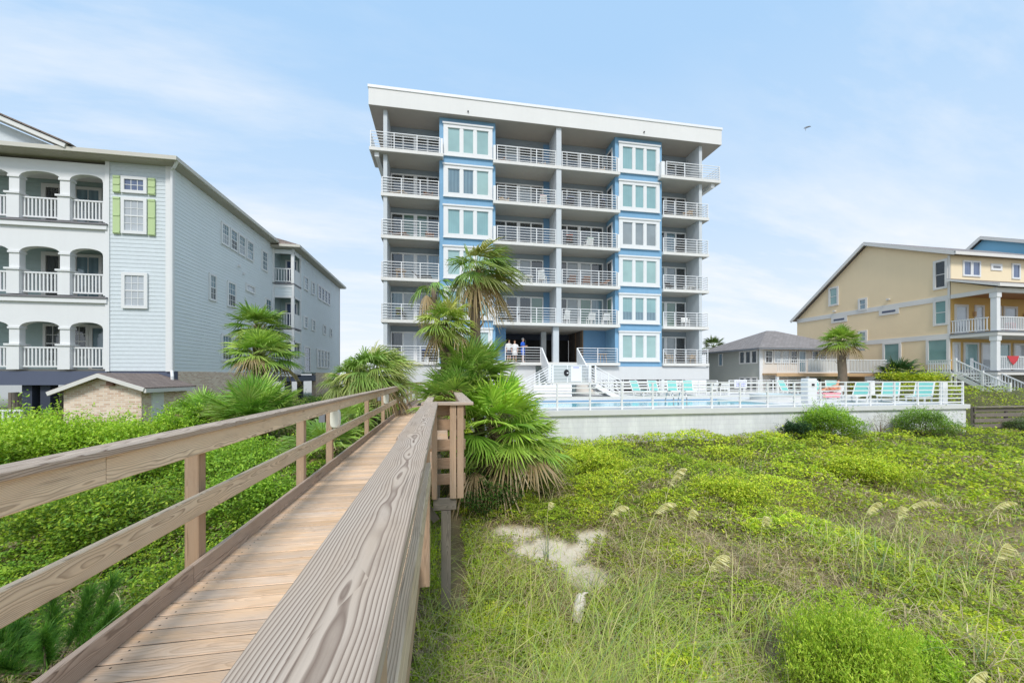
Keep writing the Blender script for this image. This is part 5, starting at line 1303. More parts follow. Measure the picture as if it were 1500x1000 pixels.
shrub('dune_shrub', 'uneven leafy bush close behind the left railing between the first two posts', (-3.0, 5.3, Z(-3.0, 5.3)), .75, .85, 7000, DG, None, (.045, .024), 9, seed=21)
shrub('dune_shrub', 'taller dark pocketed bush behind the left railing near the first lamp', (-3.3, 7.3, Z(-3.3, 7.3)), .95, 1.15, 8500, SG, None, (.055, .027), 10, seed=22)
shrub('dune_shrub', 'broad bright bush in the middle of the left hollow beyond the railing', (-5.2, 7.0, Z(-5.2, 7.0)), 1.15, 1.0, 10000, DG, None, (.055, .028), 12, seed=23)
shrub('dune_shrub', 'low straggly bush on the left slope nearest the picture edge', (-5.0, 4.6, Z(-5.0, 4.6)), .85, .70, 7000, DG, None, (.045, .024), 9, seed=24)
shrub('dune_shrub', 'leggy bush left of the boardwalk before the wide low palmetto', (-6.4, 9.3, Z(-6.4, 9.3)), 1.1, 1.2, 8500, SG, None, (.065, .03), 10, seed=25)
shrub('dune_shrub', 'tangled leafy mound in the middle of the right dune field', (6.6, 8.2, Z(6.6, 8.2)), .95, .55, 6500, YG, None, (.055, .028), 11, seed=26)
shrub('dune_shrub', 'tangled leafy mound right of the central palmetto before the wall', (4.4, 10.8, Z(4.4, 10.8)), 1.1, .70, 7000, YG, None, (.065, .032), 12, seed=27)
shrub('dune_shrub', 'ragged leafy mound at the right side of the dune field', (11.5, 9.0, Z(11.5, 9.0)), 1.2, .65, 7000, YG, None, (.065, .032), 12, seed=28)
shrub('dune_shrub', 'small ragged leafy mound left of the feathery foreground bush', (2.35, 3.6, Z(2.35, 3.6)), .42, .40, 4200, YG, None, (.036, .019), 8, seed=29)
shrub('dune_shrub', 'shadowy green undergrowth shrub below the central palmetto beside the boardwalk', (1.0, 8.6, Z(1.0, 8.6)), .9, .85, 6000, [(.07, .15, .025), (.11, .22, .03), (.04, .08, .02)], None, (.06, .03), 9, seed=16)
shrub('dune_shrub', 'yellow green shrub at the foot of the yellow house below its windows', (34.2, 23.2, Z(34.2, 23.2) + .2), 2.2, 1.3, 4000, YG, None, (.16, .07), 10, seed=17)
# pine sapling : needle tufts
def pine():
    t_ = thing('pine_sapling', 'young pine sapling with long soft green needles beside the boardwalk kerb, bottom left', 'pine sapling', (-3.55, 4.25, Z(-3.55, 4.25) + .12))
    b = np.array(t_.location); st_ = MB(); Vs, Fs, Cs = [], [], []; off = 0
    tips = [(0, 0, .80)] + [(.40 * math.cos(a), .40 * math.sin(a), h_ * 1.3) for a, h_ in ((.3, .36), (1.6, .42), (2.8, .30), (4.1, .38), (5.3, .44), (3.4, .50), (.9, .52))]
    for tx, ty, tz in tips:
        p0 = b + np.array([0, 0, .05]); p2 = b + np.array([tx, ty, tz]); p1 = (p0 + p2) / 2 + np.array([tx * .25, ty * .25, -.02])
        st_.tube([tuple(p0), tuple(p1), tuple(p2)], [.012, .009, .005], 5)
        n = 900; f = rng.uniform(.3, 1.05, n)[:, None]; P = p0 * (1 - f) ** 2 + 2 * p1 * f * (1 - f) + p2 * f ** 2
        az = rng.uniform(0, 6.28, n); el = rng.normal(.55, .45, n)
        d = np.stack([np.cos(az) * np.cos(el), np.sin(az) * np.cos(el), np.sin(el)], 1) + (p2 - p0) / np.linalg.norm(p2 - p0) * .7; d /= np.linalg.norm(d, axis=1)[:, None]
        L = rng.uniform(.10, .20, n)[:, None]; s = np.cross(d, np.array([.3, .2, 1.])); s /= np.linalg.norm(s, axis=1)[:, None]
        w = .0021
        mid = P + d * L * .55; tip = P + d * L - np.array([0, 0, .03]) * (L / .2)
        V = np.stack([P - s * w, P + s * w, mid + s * w, mid - s * w, tip - s * w * .4, tip + s * w * .4], 1).reshape(-1, 3)
        base = (np.arange(n) * 6)[:, None] + off; Fs += [base + np.array([[0, 1, 2, 3]]), base + np.array([[3, 2, 5, 4]])]; off += 6 * n
        Vs.append(V); Cs.append(np.repeat(pick(n, [(.10, .27, .04), (.16, .36, .05), (.07, .19, .035), (.22, .42, .07)]), 6, 0))
    np_mesh('needles', np.concatenate(Vs), np.concatenate(Fs), 'leaf', np.concatenate(Cs), t_); st_.build('trunk', 'twig', t_)
pine()

# ================================================================== PALMS
def fan(base, d, up, L, nseg, spread, colr, droop, wind, Vs, Fs, Cs, off, split=.42):
    """one palmate blade: pleated segments radiating from 'base' around direction d"""
    d = d / np.linalg.norm(d); s = np.cross(d, up); s /= np.linalg.norm(s) + 1e-9; nrm = np.cross(s, d)
    a = np.linspace(-spread, spread, nseg) + rng.normal(0, .02, nseg)
    ln = L * (.62 + .38 * np.cos(a * .62)) * rng.uniform(.88, 1.06, nseg)
    dirs = d[None] * np.cos(a)[:, None] + s[None] * np.sin(a)[:, None]
    side = -d[None] * np.sin(a)[:, None] + s[None] * np.cos(a)[:, None]
    dirs = dirs + nrm[None] * (.22 - .30 * np.abs(np.sin(a)))[:, None] * .6
    alt = np.where(np.arange(nseg) % 2 == 0, 1, -1)[:, None]
    sd_ = side + nrm[None] * alt * .55; sd_ /= np.linalg.norm(sd_, axis=1)[:, None]
    dth = 2 * spread / nseg
    fr = [.06, split, .72, 1.0]; rows = []
    for i, f in enumerate(fr):
        r = (ln * f)[:, None]
        c = base + dirs * r + np.array([0, 0, -1.]) * (droop * (f ** 2.6) * L * rng.uniform(.6, 1.3, nseg))[:, None] + wind[None] * (f ** 2) * L
        w = [.06 * dth * L, split * dth * L * .62, split * dth * L * .48, .004][i]
        rows += [c - sd_ * w, c + sd_ * w]
    V = np.stack(rows, 1).reshape(-1, 3); b = (np.arange(nseg) * 8)[:, None] + off
    for i in range(3): Fs.append(b + np.array([[2*i, 2*i+1, 2*i+3, 2*i+2]]))
    cc = np.repeat(colr * rng.uniform(.82, 1.18, (nseg, 1)), 8, 0).reshape(nseg, 8, 3)
    cc[:, 6:] = cc[:, 6:] * .55 + np.array([.30, .24, .09]) * .45
    Vs.append(V); Cs.append(cc.reshape(-1, 3)); return off + nseg * 8
PG = [(.13, .25, .045), (.19, .33, .06), (.25, .40, .075), (.32, .45, .09)]
PY = [(.28, .38, .07), (.38, .46, .09), (.20, .32, .06), (.46, .46, .15)]
def crown(par, c, n, L, pet, pal, wind=(0, 0, 0), elev=(1.35, -.7), droop=.30, nseg=26, spread=1.75, dead=0, name='crown', azr=(0, 6.283), bend=.5, pw=.011):
    c = np.array(c, float); wind = np.array(wind, float); Vs, Fs, Cs = [], [], []; off = 0; pt = MB()
    for i in range(n):
        f = (i + .5) / n; el = elev[0] + (elev[1] - elev[0]) * f + rng.normal(0, .10); az = azr[0] + (i * 2.39996 % 6.283) / 6.283 * (azr[1] - azr[0]) + rng.normal(0, .12)
        d0 = np.array([math.cos(az) * math.cos(el), math.sin(az) * math.cos(el), math.sin(el)])
        pl = pet * rng.uniform(.75, 1.15); dd = d0 + wind * .9 + np.array([0, 0, -bend * .55]); dd /= np.linalg.norm(dd)
        p1 = c + d0 * pl * .5; p2 = p1 + (d0 * .6 + dd * .4) * pl * .5
        pt.tube([tuple(c), tuple(p1), tuple(p2)], [pw * 1.5, pw, pw * .8], 5)
        isdead = i >= n - dead
        colr = np.array([.34, .25, .13]) if isdead else pick(1, pal)[0] * (1.12 - .30 * f)
        up = np.array([0, 0, 1.]) if abs(dd[2]) < .92 else np.array([math.cos(az), math.sin(az), 0.])
        off = fan(p2, dd, np.cross(np.cross(dd, np.array([0, 0, 1.]) + 1e-3), dd), L * rng.uniform(.82, 1.12), nseg, spread * rng.uniform(.88, 1.05), colr, droop * (2.2 if isdead else 1), wind * rng.uniform(.5, 1.2), Vs, Fs, Cs, off)
    np_mesh(name, np.concatenate(Vs), np.concatenate(Fs), 'palmleaf', np.concatenate(Cs), par)
    return pt.build('leaf_stalk', M['palmstalk'], par, smooth=True)
M['palmstalk'] = plain('palm_stalk', (.22, .27, .08), .6, .15, 6.)
def trunk(par, pts, r0, r1, boots=True, bz=.5):
    mb = MB(); pts = [np.array(p, float) for p in pts]; Q = []
    for i in range(13):
        t = i / 12 * (len(pts) - 1); j = min(int(t), len(pts) - 2); u = t - j; Q.append(pts[j] * (1 - u) + pts[j + 1] * u)
    rad = [(r0 + (r1 - r0) * i / 12) * (1 + .05 * math.sin(i * 2.7)) for i in range(13)]
    mb.tube([tuple(q) for q in Q], rad, 12); o = mb.build('trunk', 'trunk', par, smooth=True)
    if boots:
        b = MB(); top = Q[-1]; n = int(34 * bz / .5)
        for i in range(n):
            a = i * 2.39996; f = 1 - i / n * bz; k_ = f * 12; j = min(int(k_), 11); q = Q[j] * (1 - (k_ - j)) + Q[j + 1] * (k_ - j)
            r = rad[j]; d = np.array([math.cos(a), math.sin(a), 0]); L = rng.uniform(.12, .24)
            b.bar(tuple(q + d * r * .75), tuple(q + d * (r + L * .55) + np.array([0, 0, L])), .075, .018, tuple(d))
        b.build('leaf_bases', 'boot', par)
    return o
# centre group beside the boardwalk
p = thing('palm_tree', 'tallest windblown cabbage palm with drooping crown before the left blue window bay', 'palm tree', (1.25, 9.6, .6), 'palms beside the boardwalk')
trunk(p, [(1.0, 10.2, .4), (.85, 10.3, 3.4), (.82, 10.4, 4.9), (.92, 10.55, 6.0)], .15, .13, True, .45)
crown(p, (.92, 10.55, 6.05), 30, .74, .48, [(.15, .28, .05), (.22, .35, .07), (.28, .36, .09), (.34, .34, .12)], (.32, .05, -.05), (1.30, -.8), .36, 28, 1.35, 4, bend=.65)
p = thing('palm_tree', 'shorter cabbage palm with upright yellow green crown left of the tallest palm', 'palm tree', (.3, 9.9, .6), 'palms beside the boardwalk')
trunk(p, [(.45, 9.8, .4), (.25, 9.9, 2.6), (.08, 9.95, 4.4)], .14, .12, True, .6)
crown(p, (.06, 9.95, 4.5), 28, .56, .36, PY, (.10, 0, -.02), (1.4, -.75), .32, 26, 1.5, 4)
p = thing('palm_tree', 'small palm tuft leftmost of the centre palms before the lowest balconies', 'palm tree', (-.6, 10.4, .6), 'palms beside the boardwalk')
trunk(p, [(.3, 10.3, .4), (-.05, 10.5, 4.0), (-.28, 10.6, 5.55)], .09, .07, False)
crown(p, (-.3, 10.6, 5.55), 8, .48, .32, PG, (.22, 0, -.1), (1.0, -.8), .6, 20, 1.1, 2, bend=.9)
def palmetto(name, lab, c, n, L, pet, pal, elev=(1.5, -.15), droop=.16, nseg=32, spread=1.7, dead=3, grp='palmetto clumps', wind=(.04, 0, 0)):
    t_ = thing(name, lab, 'palmetto', (c[0], c[1], c[2] - .3), grp)
    trunk(t_, [(c[0], c[1], c[2] - .5), (c[0], c[1], c[2])], .13, .12, True, .8)
    crown(t_, c, n, L, pet, pal, wind, elev, droop, nseg, spread, dead, bend=.25); return t_
palmetto('palmetto', 'large bright green palmetto with broad fan leaves beside the bench bay of the boardwalk', (1.25, 9.1, 1.95), 46, .84, .78, [(.20, .39, .05), (.28, .48, .06), (.36, .54, .075), (.44, .56, .09)], (1.45, -.55), .22, 36, 1.75, 4)
palmetto('palmetto', 'upper dark green palmetto right below the shorter palm, in front of the tower base', (.70, 9.9, 3.05), 36, .80, .64, PG, (1.4, -.1), .15, 34, 1.6, 3)
palmetto('palmetto', 'yellowish palmetto spilling to the right towards the white retaining wall', (1.75, 9.3, 1.45), 26, .80, .62, [(.30, .46, .06), (.44, .54, .09), (.23, .40, .06)], (1.2, -.35), .30, 34, 1.6, 3)
palmetto('palmetto', 'left palmetto of the centre group leaning over the boardwalk railing', (.35, 9.5, 2.45), 28, .76, .64, PG, (1.4, .0), .18, 30, 1.5, 2)
palmetto('palmetto', 'lowest brown skirted palmetto at the foot of the centre palms', (.95, 9.0, 1.15), 14, .70, .5, [(.19, .31, .05), (.34, .34, .12), (.14, .25, .045)], (.9, -.5), .4, 28, 1.4, 7)
# left group
p = thing('palm_tree', 'upper cabbage palm of the pair in front of the pale blue house side wall', 'palm tree', (-6.1, 14.2, 1.3), 'palms before the pale blue house')
trunk(p, [(-5.95, 14.2, 1.1), (-6.1, 14.2, 3.0), (-6.1, 14.25, 4.75)], .15, .14, True, .6)
crown(p, (-6.1, 14.25, 4.8), 32, .62, .50, PG, (.05, 0, 0), (1.3, -.45), .22, 28, 1.6, 2)
p = thing('palm_tree', 'lower cabbage palm of the pair with brown trunk base above the wide palmetto', 'palm tree', (-5.6, 13.5, 1.3), 'palms before the pale blue house')
trunk(p, [(-5.6, 13.5, 1.1), (-5.65, 13.5, 2.6), (-5.7, 13.5, 3.75)], .18, .17, True, .7)
crown(p, (-5.7, 13.5, 3.8), 38, .68, .52, [(.22, .40, .07), (.29, .48, .08), (.16, .32, .06), (.40, .52, .12)], (.06, 0, 0), (1.4, -.35), .26, 28, 1.65, 3)
palmetto('palmetto', 'wide low palmetto in front of the brick base of the pale blue house', (-5.35, 12.3, 1.9), 44, .88, .68, [(.19, .37, .06), (.27, .45, .075), (.14, .28, .05), (.42, .54, .15)], (1.45, .0), .14, 34, 1.6, 4)
palmetto('palmetto', 'small palmetto at the left of the wide one near the white downspout', (-7.1, 13.2, 1.9), 14, .6, .5, [(.19, .37, .06), (.27, .45, .075)], (1.4, .1), .16, 28, 1.5, 2)
# clump left of the boardwalk end
p = thing('palm_tree', 'broad windblown palm clump left of the far boardwalk railing', 'palm tree', (-2.7, 15.5, 1.3))
trunk(p, [(-2.7, 15.5, 1.0), (-2.7, 15.5, 3.0)], .17, .15, True, .7)
crown(p, (-2.6, 15.5, 3.2), 48, .98, .70, [(.17, .31, .06), (.25, .40, .08), (.32, .43, .10), (.40, .42, .15)], (.26, 0, -.08), (1.35, -.55), .40, 32, 1.5, 6, bend=.6)
p = thing('palm_tree', 'left half of the windblown clump with lighter hanging fronds', 'palm tree', (-3.7, 15.9, 1.3))
trunk(p, [(-3.5, 15.9, 1.0), (-3.6, 15.9, 2.9)], .15, .13, True, .7)
crown(p, (-3.55, 15.9, 2.95), 32, .8, .55, [(.21, .36, .07), (.32, .44, .11), (.44, .45, .18)], (.12, 0, -.06), (1.3, -.6), .42, 30, 1.5, 5, bend=.6)
palmetto('palmetto', 'low palmetto under the railing between the two lamp posts', (-2.75, 9.9, 1.35), 16, .8, .55, PG, (1.3, .0), .3, 30, 1.5, 2)
palmetto('palmetto', 'low palmetto beside the boardwalk just past the farther lamp', (-2.9, 12.9, 1.5), 16, .8, .55, PG, (1.3, .0), .3, 30, 1.5, 2)
# right
p = thing('palm_tree', 'lone cabbage palm with grey brown trunk between the cottage balcony and the yellow house', 'palm tree', (27.6, 23, 1.5))
trunk(p, [(27.75, 23, 1.2), (27.7, 23, 3.4), (27.55, 23, 5.3)], .27, .25, True, .35)
crown(p, (27.55, 23, 5.55), 40, .85, .72, [(.18, .32, .05), (.27, .40, .06), (.36, .46, .08)], (.0, 0, 0), (1.45, -.45), .28, 26, 1.6, 6, pw=.02)
p = thing('palmetto', 'dark green palmetto against the yellow house wall below its window', 'palmetto', (33.9, 24, 2.2))
trunk(p, [(33.9, 24, 1.5), (33.9, 24, 3.2)], .2, .2, False)
crown(p, (33.9, 24, 3.3), 20, .95, .75, [(.03, .08, .025), (.045, .11, .03)], (0, 0, 0), (1.35, -.1), .2, 24, 1.5, 0, pw=.02)
crown(p, (35.6, 23.8, 2.7), 12, .75, .6, [(.03, .08, .025), (.045, .11, .03)], (0, 0, 0), (1.2, 0), .2, 22, 1.5, 0, pw=.02)
p = thing('palm_tree', 'distant palm crown showing above the cottage roof beside the apartment building', 'palm tree', (30.5, 40, 1.4))
trunk(p, [(30.5, 40, 1), (30.5, 40, 6.4)], .2, .2, False)
crown(p, (30.5, 40, 6.5), 22, .95, .75, [(.08, .13, .03), (.13, .17, .05)], (0, 0, 0), (1.4, -.3), .25, 22, 1.5, 2, pw=.02)

# ================================================================== SEA OATS, DRIFTWOOD, BIRD
def sea_oat(idx, lab, base, head, bendk):
    bendk = bendk * .5
    b = np.array([base[0], base[1], Z(base[0], base[1])]); h = np.array(head, float)
    t_ = thing('sea_oats', lab, 'sea oats', tuple(b), 'sea oats seed stalks on the dune')
    def cur(f): m = b + (h - b) * np.array([.25, .25, 1.0]) + np.array([0, 0, bendk]); return b * (1 - f) ** 2 + 2 * m * f * (1 - f) + h * f ** 2
    MB().tube([tuple(cur(f)) for f in np.linspace(0, 1, 12)], [.0048 - .0028 * f for f in np.linspace(0, 1, 12)], 5).build('stem', M['oatstem'], t_)
    V, C = [], []; F = []
    n = 70
    for i in range(n):
        f = .62 + .38 * i / n; p0 = cur(f); tang = cur(min(f + .02, 1.02)) - cur(f - .02); tang /= np.linalg.norm(tang)
        env = math.sin(math.pi * min(1, (i + 4) / (n + 4)) ** .8)
        hang = np.array([rng.normal(.1, .22), rng.normal(0, .22), -1.]) * .8 + tang * .75; hang /= np.linalg.norm(hang)
        L = (.04 + .085 * env) * rng.uniform(.8, 1.2); s = np.cross(hang, np.array([rng.normal(), rng.normal(), .2])); s /= np.linalg.norm(s); w = .0085
        k_ = len(V); V += [p0, p0 + hang * L * .55 + s * w, p0 + hang * L, p0 + hang * L * .55 - s * w]; F.append([k_, k_+1, k_+2, k_+3])
        C += [np.array([.80, .76, .42]) * rng.uniform(.8, 1.2)] * 4
    np_mesh('seed_head', np.array(V), np.array(F), 'grass', np.array(C), t_)
    # a few blades at the foot
    m = 14; P = b + rng.normal(0, .03, (m, 3)) * np.array([1, 1, 0])
    V, F, C_ = blades(P, rng.uniform(.35, .75, m), np.full(m, .008), rng.uniform(0, 6.3, m), rng.uniform(.2, .9, m), pick(m, [(.17, .26, .12), (.22, .30, .12)]))
    np_mesh('blades', V, F, 'grass', C_, t_)
M['oatstem'] = plain('straw_stem', (.66, .62, .28), .7, .1, 8.)
OATS = [((3.11, 5.36), (3.55, 5.28, 1.83), .15, 'tall sea oats stalk whose pale head rises highest, right of the sand patch'),
        ((2.21, 5.52), (2.72, 5.44, 1.25), .35, 'arching sea oats stalk with head bent right beside the sand patch'),
        ((2.64, 5.07), (3.2, 4.98, 1.42), .35, 'leaning sea oats stalk with a full cream head below the tallest stalk'),
        ((3.52, 5.29), (3.67, 5.26, 1.22), .1, 'short upright sea oats stalk right of the full cream head'),
        ((1.81, 6.77), (1.87, 6.76, .95), .05, 'small upright sea oats stalk behind the sand patch'),
        ((4.64, 5.09), (4.72, 5.07, 1.12), .05, 'short straight sea oats stalk in the middle of the right field'),
        ((2.41, 3.51), (2.80, 3.45, 1.41), .3, 'near sea oats stalk with combed head left of the feathery bush'),
        ((6.03, 4.85), (6.43, 4.78, 1.32), .1, 'straight sea oats stalk leaning right, left one of a pair in the right field'),
        ((6.63, 4.74), (6.73, 4.72, 1.27), .05, 'upright sea oats stalk, right one of a pair in the right field'),
        ((6.65, 4.94), (7.6, 4.79, 1.22), .6, 'long arching sea oats stalk curving right behind the pair'),
        ((8.3, 4.83), (9.1, 4.77, 1.16), .45, 'arching sea oats stalk at the right picture edge'),
        ((5.29, 3.0), (5.54, 2.96, 1.54), .1, 'tall near sea oats stalk at the right picture edge'),
        ((3.75, 2.35), (4.35, 2.45, .80), .3, 'low sea oats head at the bottom edge right of the feathery bush'),
        ((2.55, 2.95), (3.75, 2.55, .50), .75, 'long low sea oats stalk arching across the foot of the feathery bush')]
for i, (b_, h_, k_, lab) in enumerate(OATS): sea_oat(i, lab, b_, h_, k_)
dw = MB(); zz = Z(1.8, 5.0) + .10
dw.tube([(1.70, 4.84, zz), (1.73, 4.90, zz + .03), (1.77, 4.98, zz + .06), (1.81, 5.06, zz + .085), (1.86, 5.14, zz + .10), (1.90, 5.21, zz + .12), (1.93, 5.26, zz + .12)], [.03, .06, .07, .066, .07, .058, .02], 12)
for i, p_ in enumerate(dw.v):
    dw.v[i] = tuple(np.array(p_) + rng.normal(0, .009, 3))
dw.tube([(1.88, 5.18, zz + .13), (1.95, 5.21, zz + .17), (2.0, 5.2, zz + .18)], [.03, .02, .008], 6)
tag(dw.build('driftwood', 'foam'), 'pale bleached chunk of driftwood lying in the grass', 'driftwood')
bd = thing('seagull', 'small grey gull gliding in the sky right of the apartment building', 'gull', (37.68, 35, 29.37))
MB().tube([(37.4, 35.1, 29.3), (37.55, 35, 29.36), (37.75, 34.9, 29.4), (37.95, 34.8, 29.40)], [.02, .08, .08, .03], 7).build('body', 'gull', bd, smooth=True)
MB().add([(37.55, 35, 29.38), (37.8, 35, 29.40), (37.30, 34.7, 29.16), (36.95, 34.5, 28.55), (37.05, 34.6, 29.05)], [(0, 1, 2, 4), (2, 3, 4)]).build('wing', 'gull', bd)
MB().add([(37.6, 34.9, 29.4), (37.82, 34.9, 29.42), (38.25, 35.2, 29.75), (38.6, 35.4, 29.8), (38.0, 35.2, 29.68)], [(0, 1, 2, 4), (2, 3, 4)]).build('wing', 'gull', bd)

# ================================================================== PEOPLE
def person(label, loc, rz, shirt, shorts, hair, skin='skin', h=1.75, lying=False, skirt=False, arms='relaxed'):
    t_ = thing('person', label, 'person', loc)
    t_.rotation_euler = (0, 0, R(rz)); k = h / 1.75
    V, E, Rr = [], [], []
    def v(p, r, par=None):
        V.append(Vector(p) * k); Rr.append(r * k)
        if par is not None: E.append((par, len(V) - 1))
        return len(V) - 1
    if not lying:
        pel = v((0, 0, .93), .125); wa = v((0, .0, 1.10), .115, pel); ch = v((0, .01, 1.30), .14, wa); nb = v((0, .0, 1.46), .07, ch); nk = v((0, -.01, 1.52), .055, nb)
        h1 = v((0, -.02, 1.60), .078, nk); h2 = v((0, -.02, 1.69), .082, h1); v((0, -.01, 1.745), .045, h2); nz = v((0, -.105, 1.635), .014, h1)
        for s in (-1, 1):
            hip = v((s * .095, 0, .86), .088, pel); kn = v((s * .10, -.02, .49), .058, hip); an = v((s * .10, .01, .09), .04, kn); v((s * .115, -.15, .035), .033, an)
            sh = v((s * .19, 0, 1.41), .06, ch)
            el = v((s * .25, .02, 1.14), .043, sh)
            wr = v((s * .24, -.06, .90), .029, el) if arms == 'relaxed' else v((s * .10, -.22, 1.16), .029, el)
            d = (V[wr] / k - V[el] / k).normalized(); pa = v(Vector(V[wr] / k) + d * .07, .034, wr); c0 = Vector(V[pa] / k)
            lat = Vector((0, 1, 0)) if arms == 'relaxed' else Vector((0, .3, 1)).normalized()
            for i in range(4):
                f1 = v(c0 + lat * (.022 * (i - 1.5)) + d * .03, .0095, pa); f2 = v(c0 + lat * (.024 * (i - 1.5)) + d * (.065 + .006 * (1.5 - abs(i - 1.3))) + Vector((-s * .006, 0, 0)), .0085, f1); v(c0 + lat * (.024 * (i - 1.5)) + d * (.092 + .008 * (1.5 - abs(i - 1.3))) + Vector((-s * .018, 0, 0)), .007, f2)
            th = v(c0 - lat * .035 - d * .02, .0105, pa); v(c0 - lat * .052 + d * .02, .009, th)
    else:  # reclining, head toward +X, knees raised
        pel = v((0, 0, .42), .125); wa = v((.16, 0, .50), .115, pel); ch = v((.34, 0, .62), .135, wa); nb = v((.47, 0, .74), .065, ch); nk = v((.51, 0, .79), .052, nb)
        h1 = v((.56, 0, .86), .078, nk); h2 = v((.61, 0, .93), .082, h1); v((.63, 0, .99), .045, h2); v((.50, 0, .93), .014, h1)
        for s in (-1, 1):
            hip = v((-.06, s * .095, .43), .088, pel); kn = v((-.46, s * .11, .66 if s < 0 else .50), .058, hip); an = v((-.84, s * .11, .40), .04, kn); v((-.93, s * .12, .50), .032, an)
            sh = v((.42, s * .19, .68), .058, ch); el = v((.22, s * .27, .50), .042, sh); wr = v((-.01, s * .24, .48), .029, el)
            d = Vector((-1, 0, 0)); c0 = Vector((-.08, s * .22, .48)); pa = v(c0, .034, wr)
            for i in range(4):
                f1 = v(c0 + Vector((-.03, .022 * (i - 1.5), 0)), .0095, pa); f2 = v(c0 + Vector((-.065, .024 * (i - 1.5), -.008)), .0085, f1); v(c0 + Vector((-.09, .024 * (i - 1.5), -.022)), .007, f2)
            th = v(c0 + Vector((.01, -s * .04, 0)), .0105, pa); v(c0 + Vector((-.035, -s * .05, -.005)), .009, th)
    me = bpy.data.meshes.new('body'); me.from_pydata([tuple(p) for p in V], E, []); me.update()
    o = bpy.data.objects.new('body', me); col.objects.link(o); o.parent = t_; me.materials.append(M[skin])
    md = o.modifiers.new('skin', 'SKIN'); md.use_smooth_shade = True
    for i, sv in enumerate(me.skin_vertices[0].data): sv.radius = (Rr[i], Rr[i]); sv.use_root = (i == 0)
    o.modifiers.new('sub', 'SUBSURF').levels = 1
    o.modifiers['sub'].render_levels = 1
    def ring(name, secs, mat, axis='z'):
        mb = MB(); n = 14; base = Vector(loc); vs = []
        for (c, rx, ry) in secs:
            for i in range(n):
                a = 2 * math.pi * i / n
                vs.append((c[0] * k + rx * k * math.cos(a), c[1] * k + ry * k * math.sin(a), c[2] * k) if axis == 'z' else (c[0] * k, c[1] * k + rx * k * math.cos(a), c[2] * k + ry * k * math.sin(a)))
        N = len(secs); fs = [(i * n + j, i * n + (j + 1) % n, (i + 1) * n + (j + 1) % n, (i + 1) * n + j) for i in range(N - 1) for j in range(n)] + [tuple(range(n - 1, -1, -1)), tuple((N - 1) * n + j for j in range(n))]
        me2 = bpy.data.meshes.new(name); me2.from_pydata([tuple(q) for q in vs], [], fs); me2.materials.append(M[mat]); me2.polygons.foreach_set('use_smooth', [True] * len(me2.polygons)); me2.update()
        o2 = bpy.data.objects.new(name, me2); col.objects.link(o2); o2.parent = t_
    if not lying:
        ring('shirt', [((0, 0, .92), .20, .15), ((0, 0, 1.1), .185, .145), ((0, .01, 1.3), .215, .165), ((0, .0, 1.42), .21, .13), ((0, 0, 1.485), .10, .085)], shirt)
        for s in (-1, 1): ring('sleeve', [((s * .27, .015, 1.18), .07, .07), ((s * .235, .01, 1.30), .078, .075), ((s * .18, 0, 1.43), .07, .07)], shirt)
        if skirt: ring('skirt', [((0, 0, .55), .23, .19), ((0, 0, .8), .21, .17), ((0, 0, .95), .19, .15)], shorts)
        else:
            for s in (-1, 1): ring('shorts_leg', [((s * .105, -.01, .54), .105, .10), ((s * .10, 0, .75), .11, .115), ((s * .09, 0, .95), .115, .13)], shorts)
        ring('hair', [((0, .03, 1.60), .075, .06), ((0, .012, 1.67), .10, .098), ((0, .0, 1.735), .088, .088), ((0, 0, 1.785), .03, .03)], hair)
    else:
        ring('swimsuit', [((-.06, 0, .43), .17, .13), ((.05, 0, .45), .165, .125), ((.13, 0, .49), .14, .11)], shorts, 'x')
        ring('hair', [((.60, 0, .93), .085, .085), ((.64, 0, .96), .098, .095), ((.70, 0, .98), .08, .075), ((.72, 0, .98), .03, .03)], hair, 'x')
    return t_
zp = 4.225
person('person in a pale blouse standing at the left end of the lobby porch railing', (4.75, 28.4, zp), 20, 'whitecloth', 'shorts', 'hair_brown', h=1.68)
person('person in a white top and white skirt standing between two others on the lobby porch', (5.15, 28.2, zp), -10, 'whitecloth', 'whitecloth', 'hair_brown', h=1.60, skirt=True)
person('person with grey hair in a royal blue shirt and blue shorts on the lobby porch', (5.78, 28.3, zp), 60, 'bluecloth', 'bluecloth', 'hair_grey', h=1.80, arms='folded')
person('tanned person sunbathing on a pink towel on a lounger by the pool', (22.35, 19.2, 1.96), 8, 'pinkcloth', 'redcloth', 'hair_brown', 'tanskin', h=1.75, lying=True)
lgx = thing('sunbed', 'white sunbed under a pink towel carrying the sunbather by the pool', 'sunbed', (22.3, 19.2, 1.87))
MB().box(21.25, 22.55, 18.85, 19.55, 2.17, 2.22).bar((22.5, 19.2, 2.2), (23.0, 19.2, 2.66), .7, .04).build('frame', 'whiteresin', lgx)
for sx in (21.4, 22.45):
    for sy in (18.9, 19.5): MB().box(sx - .03, sx + .03, sy - .03, sy + .03, 1.872, 2.17).build('leg', 'whiteresin', lgx)
tag(MB().box(21.3, 22.5, 18.8, 19.6, 2.221, 2.25).box(21.3, 22.5, 18.78, 18.799, 1.98, 2.25).build('towel', 'pinkcloth'), 'pink towel spread over the sunbed under the sunbather', 'towel')

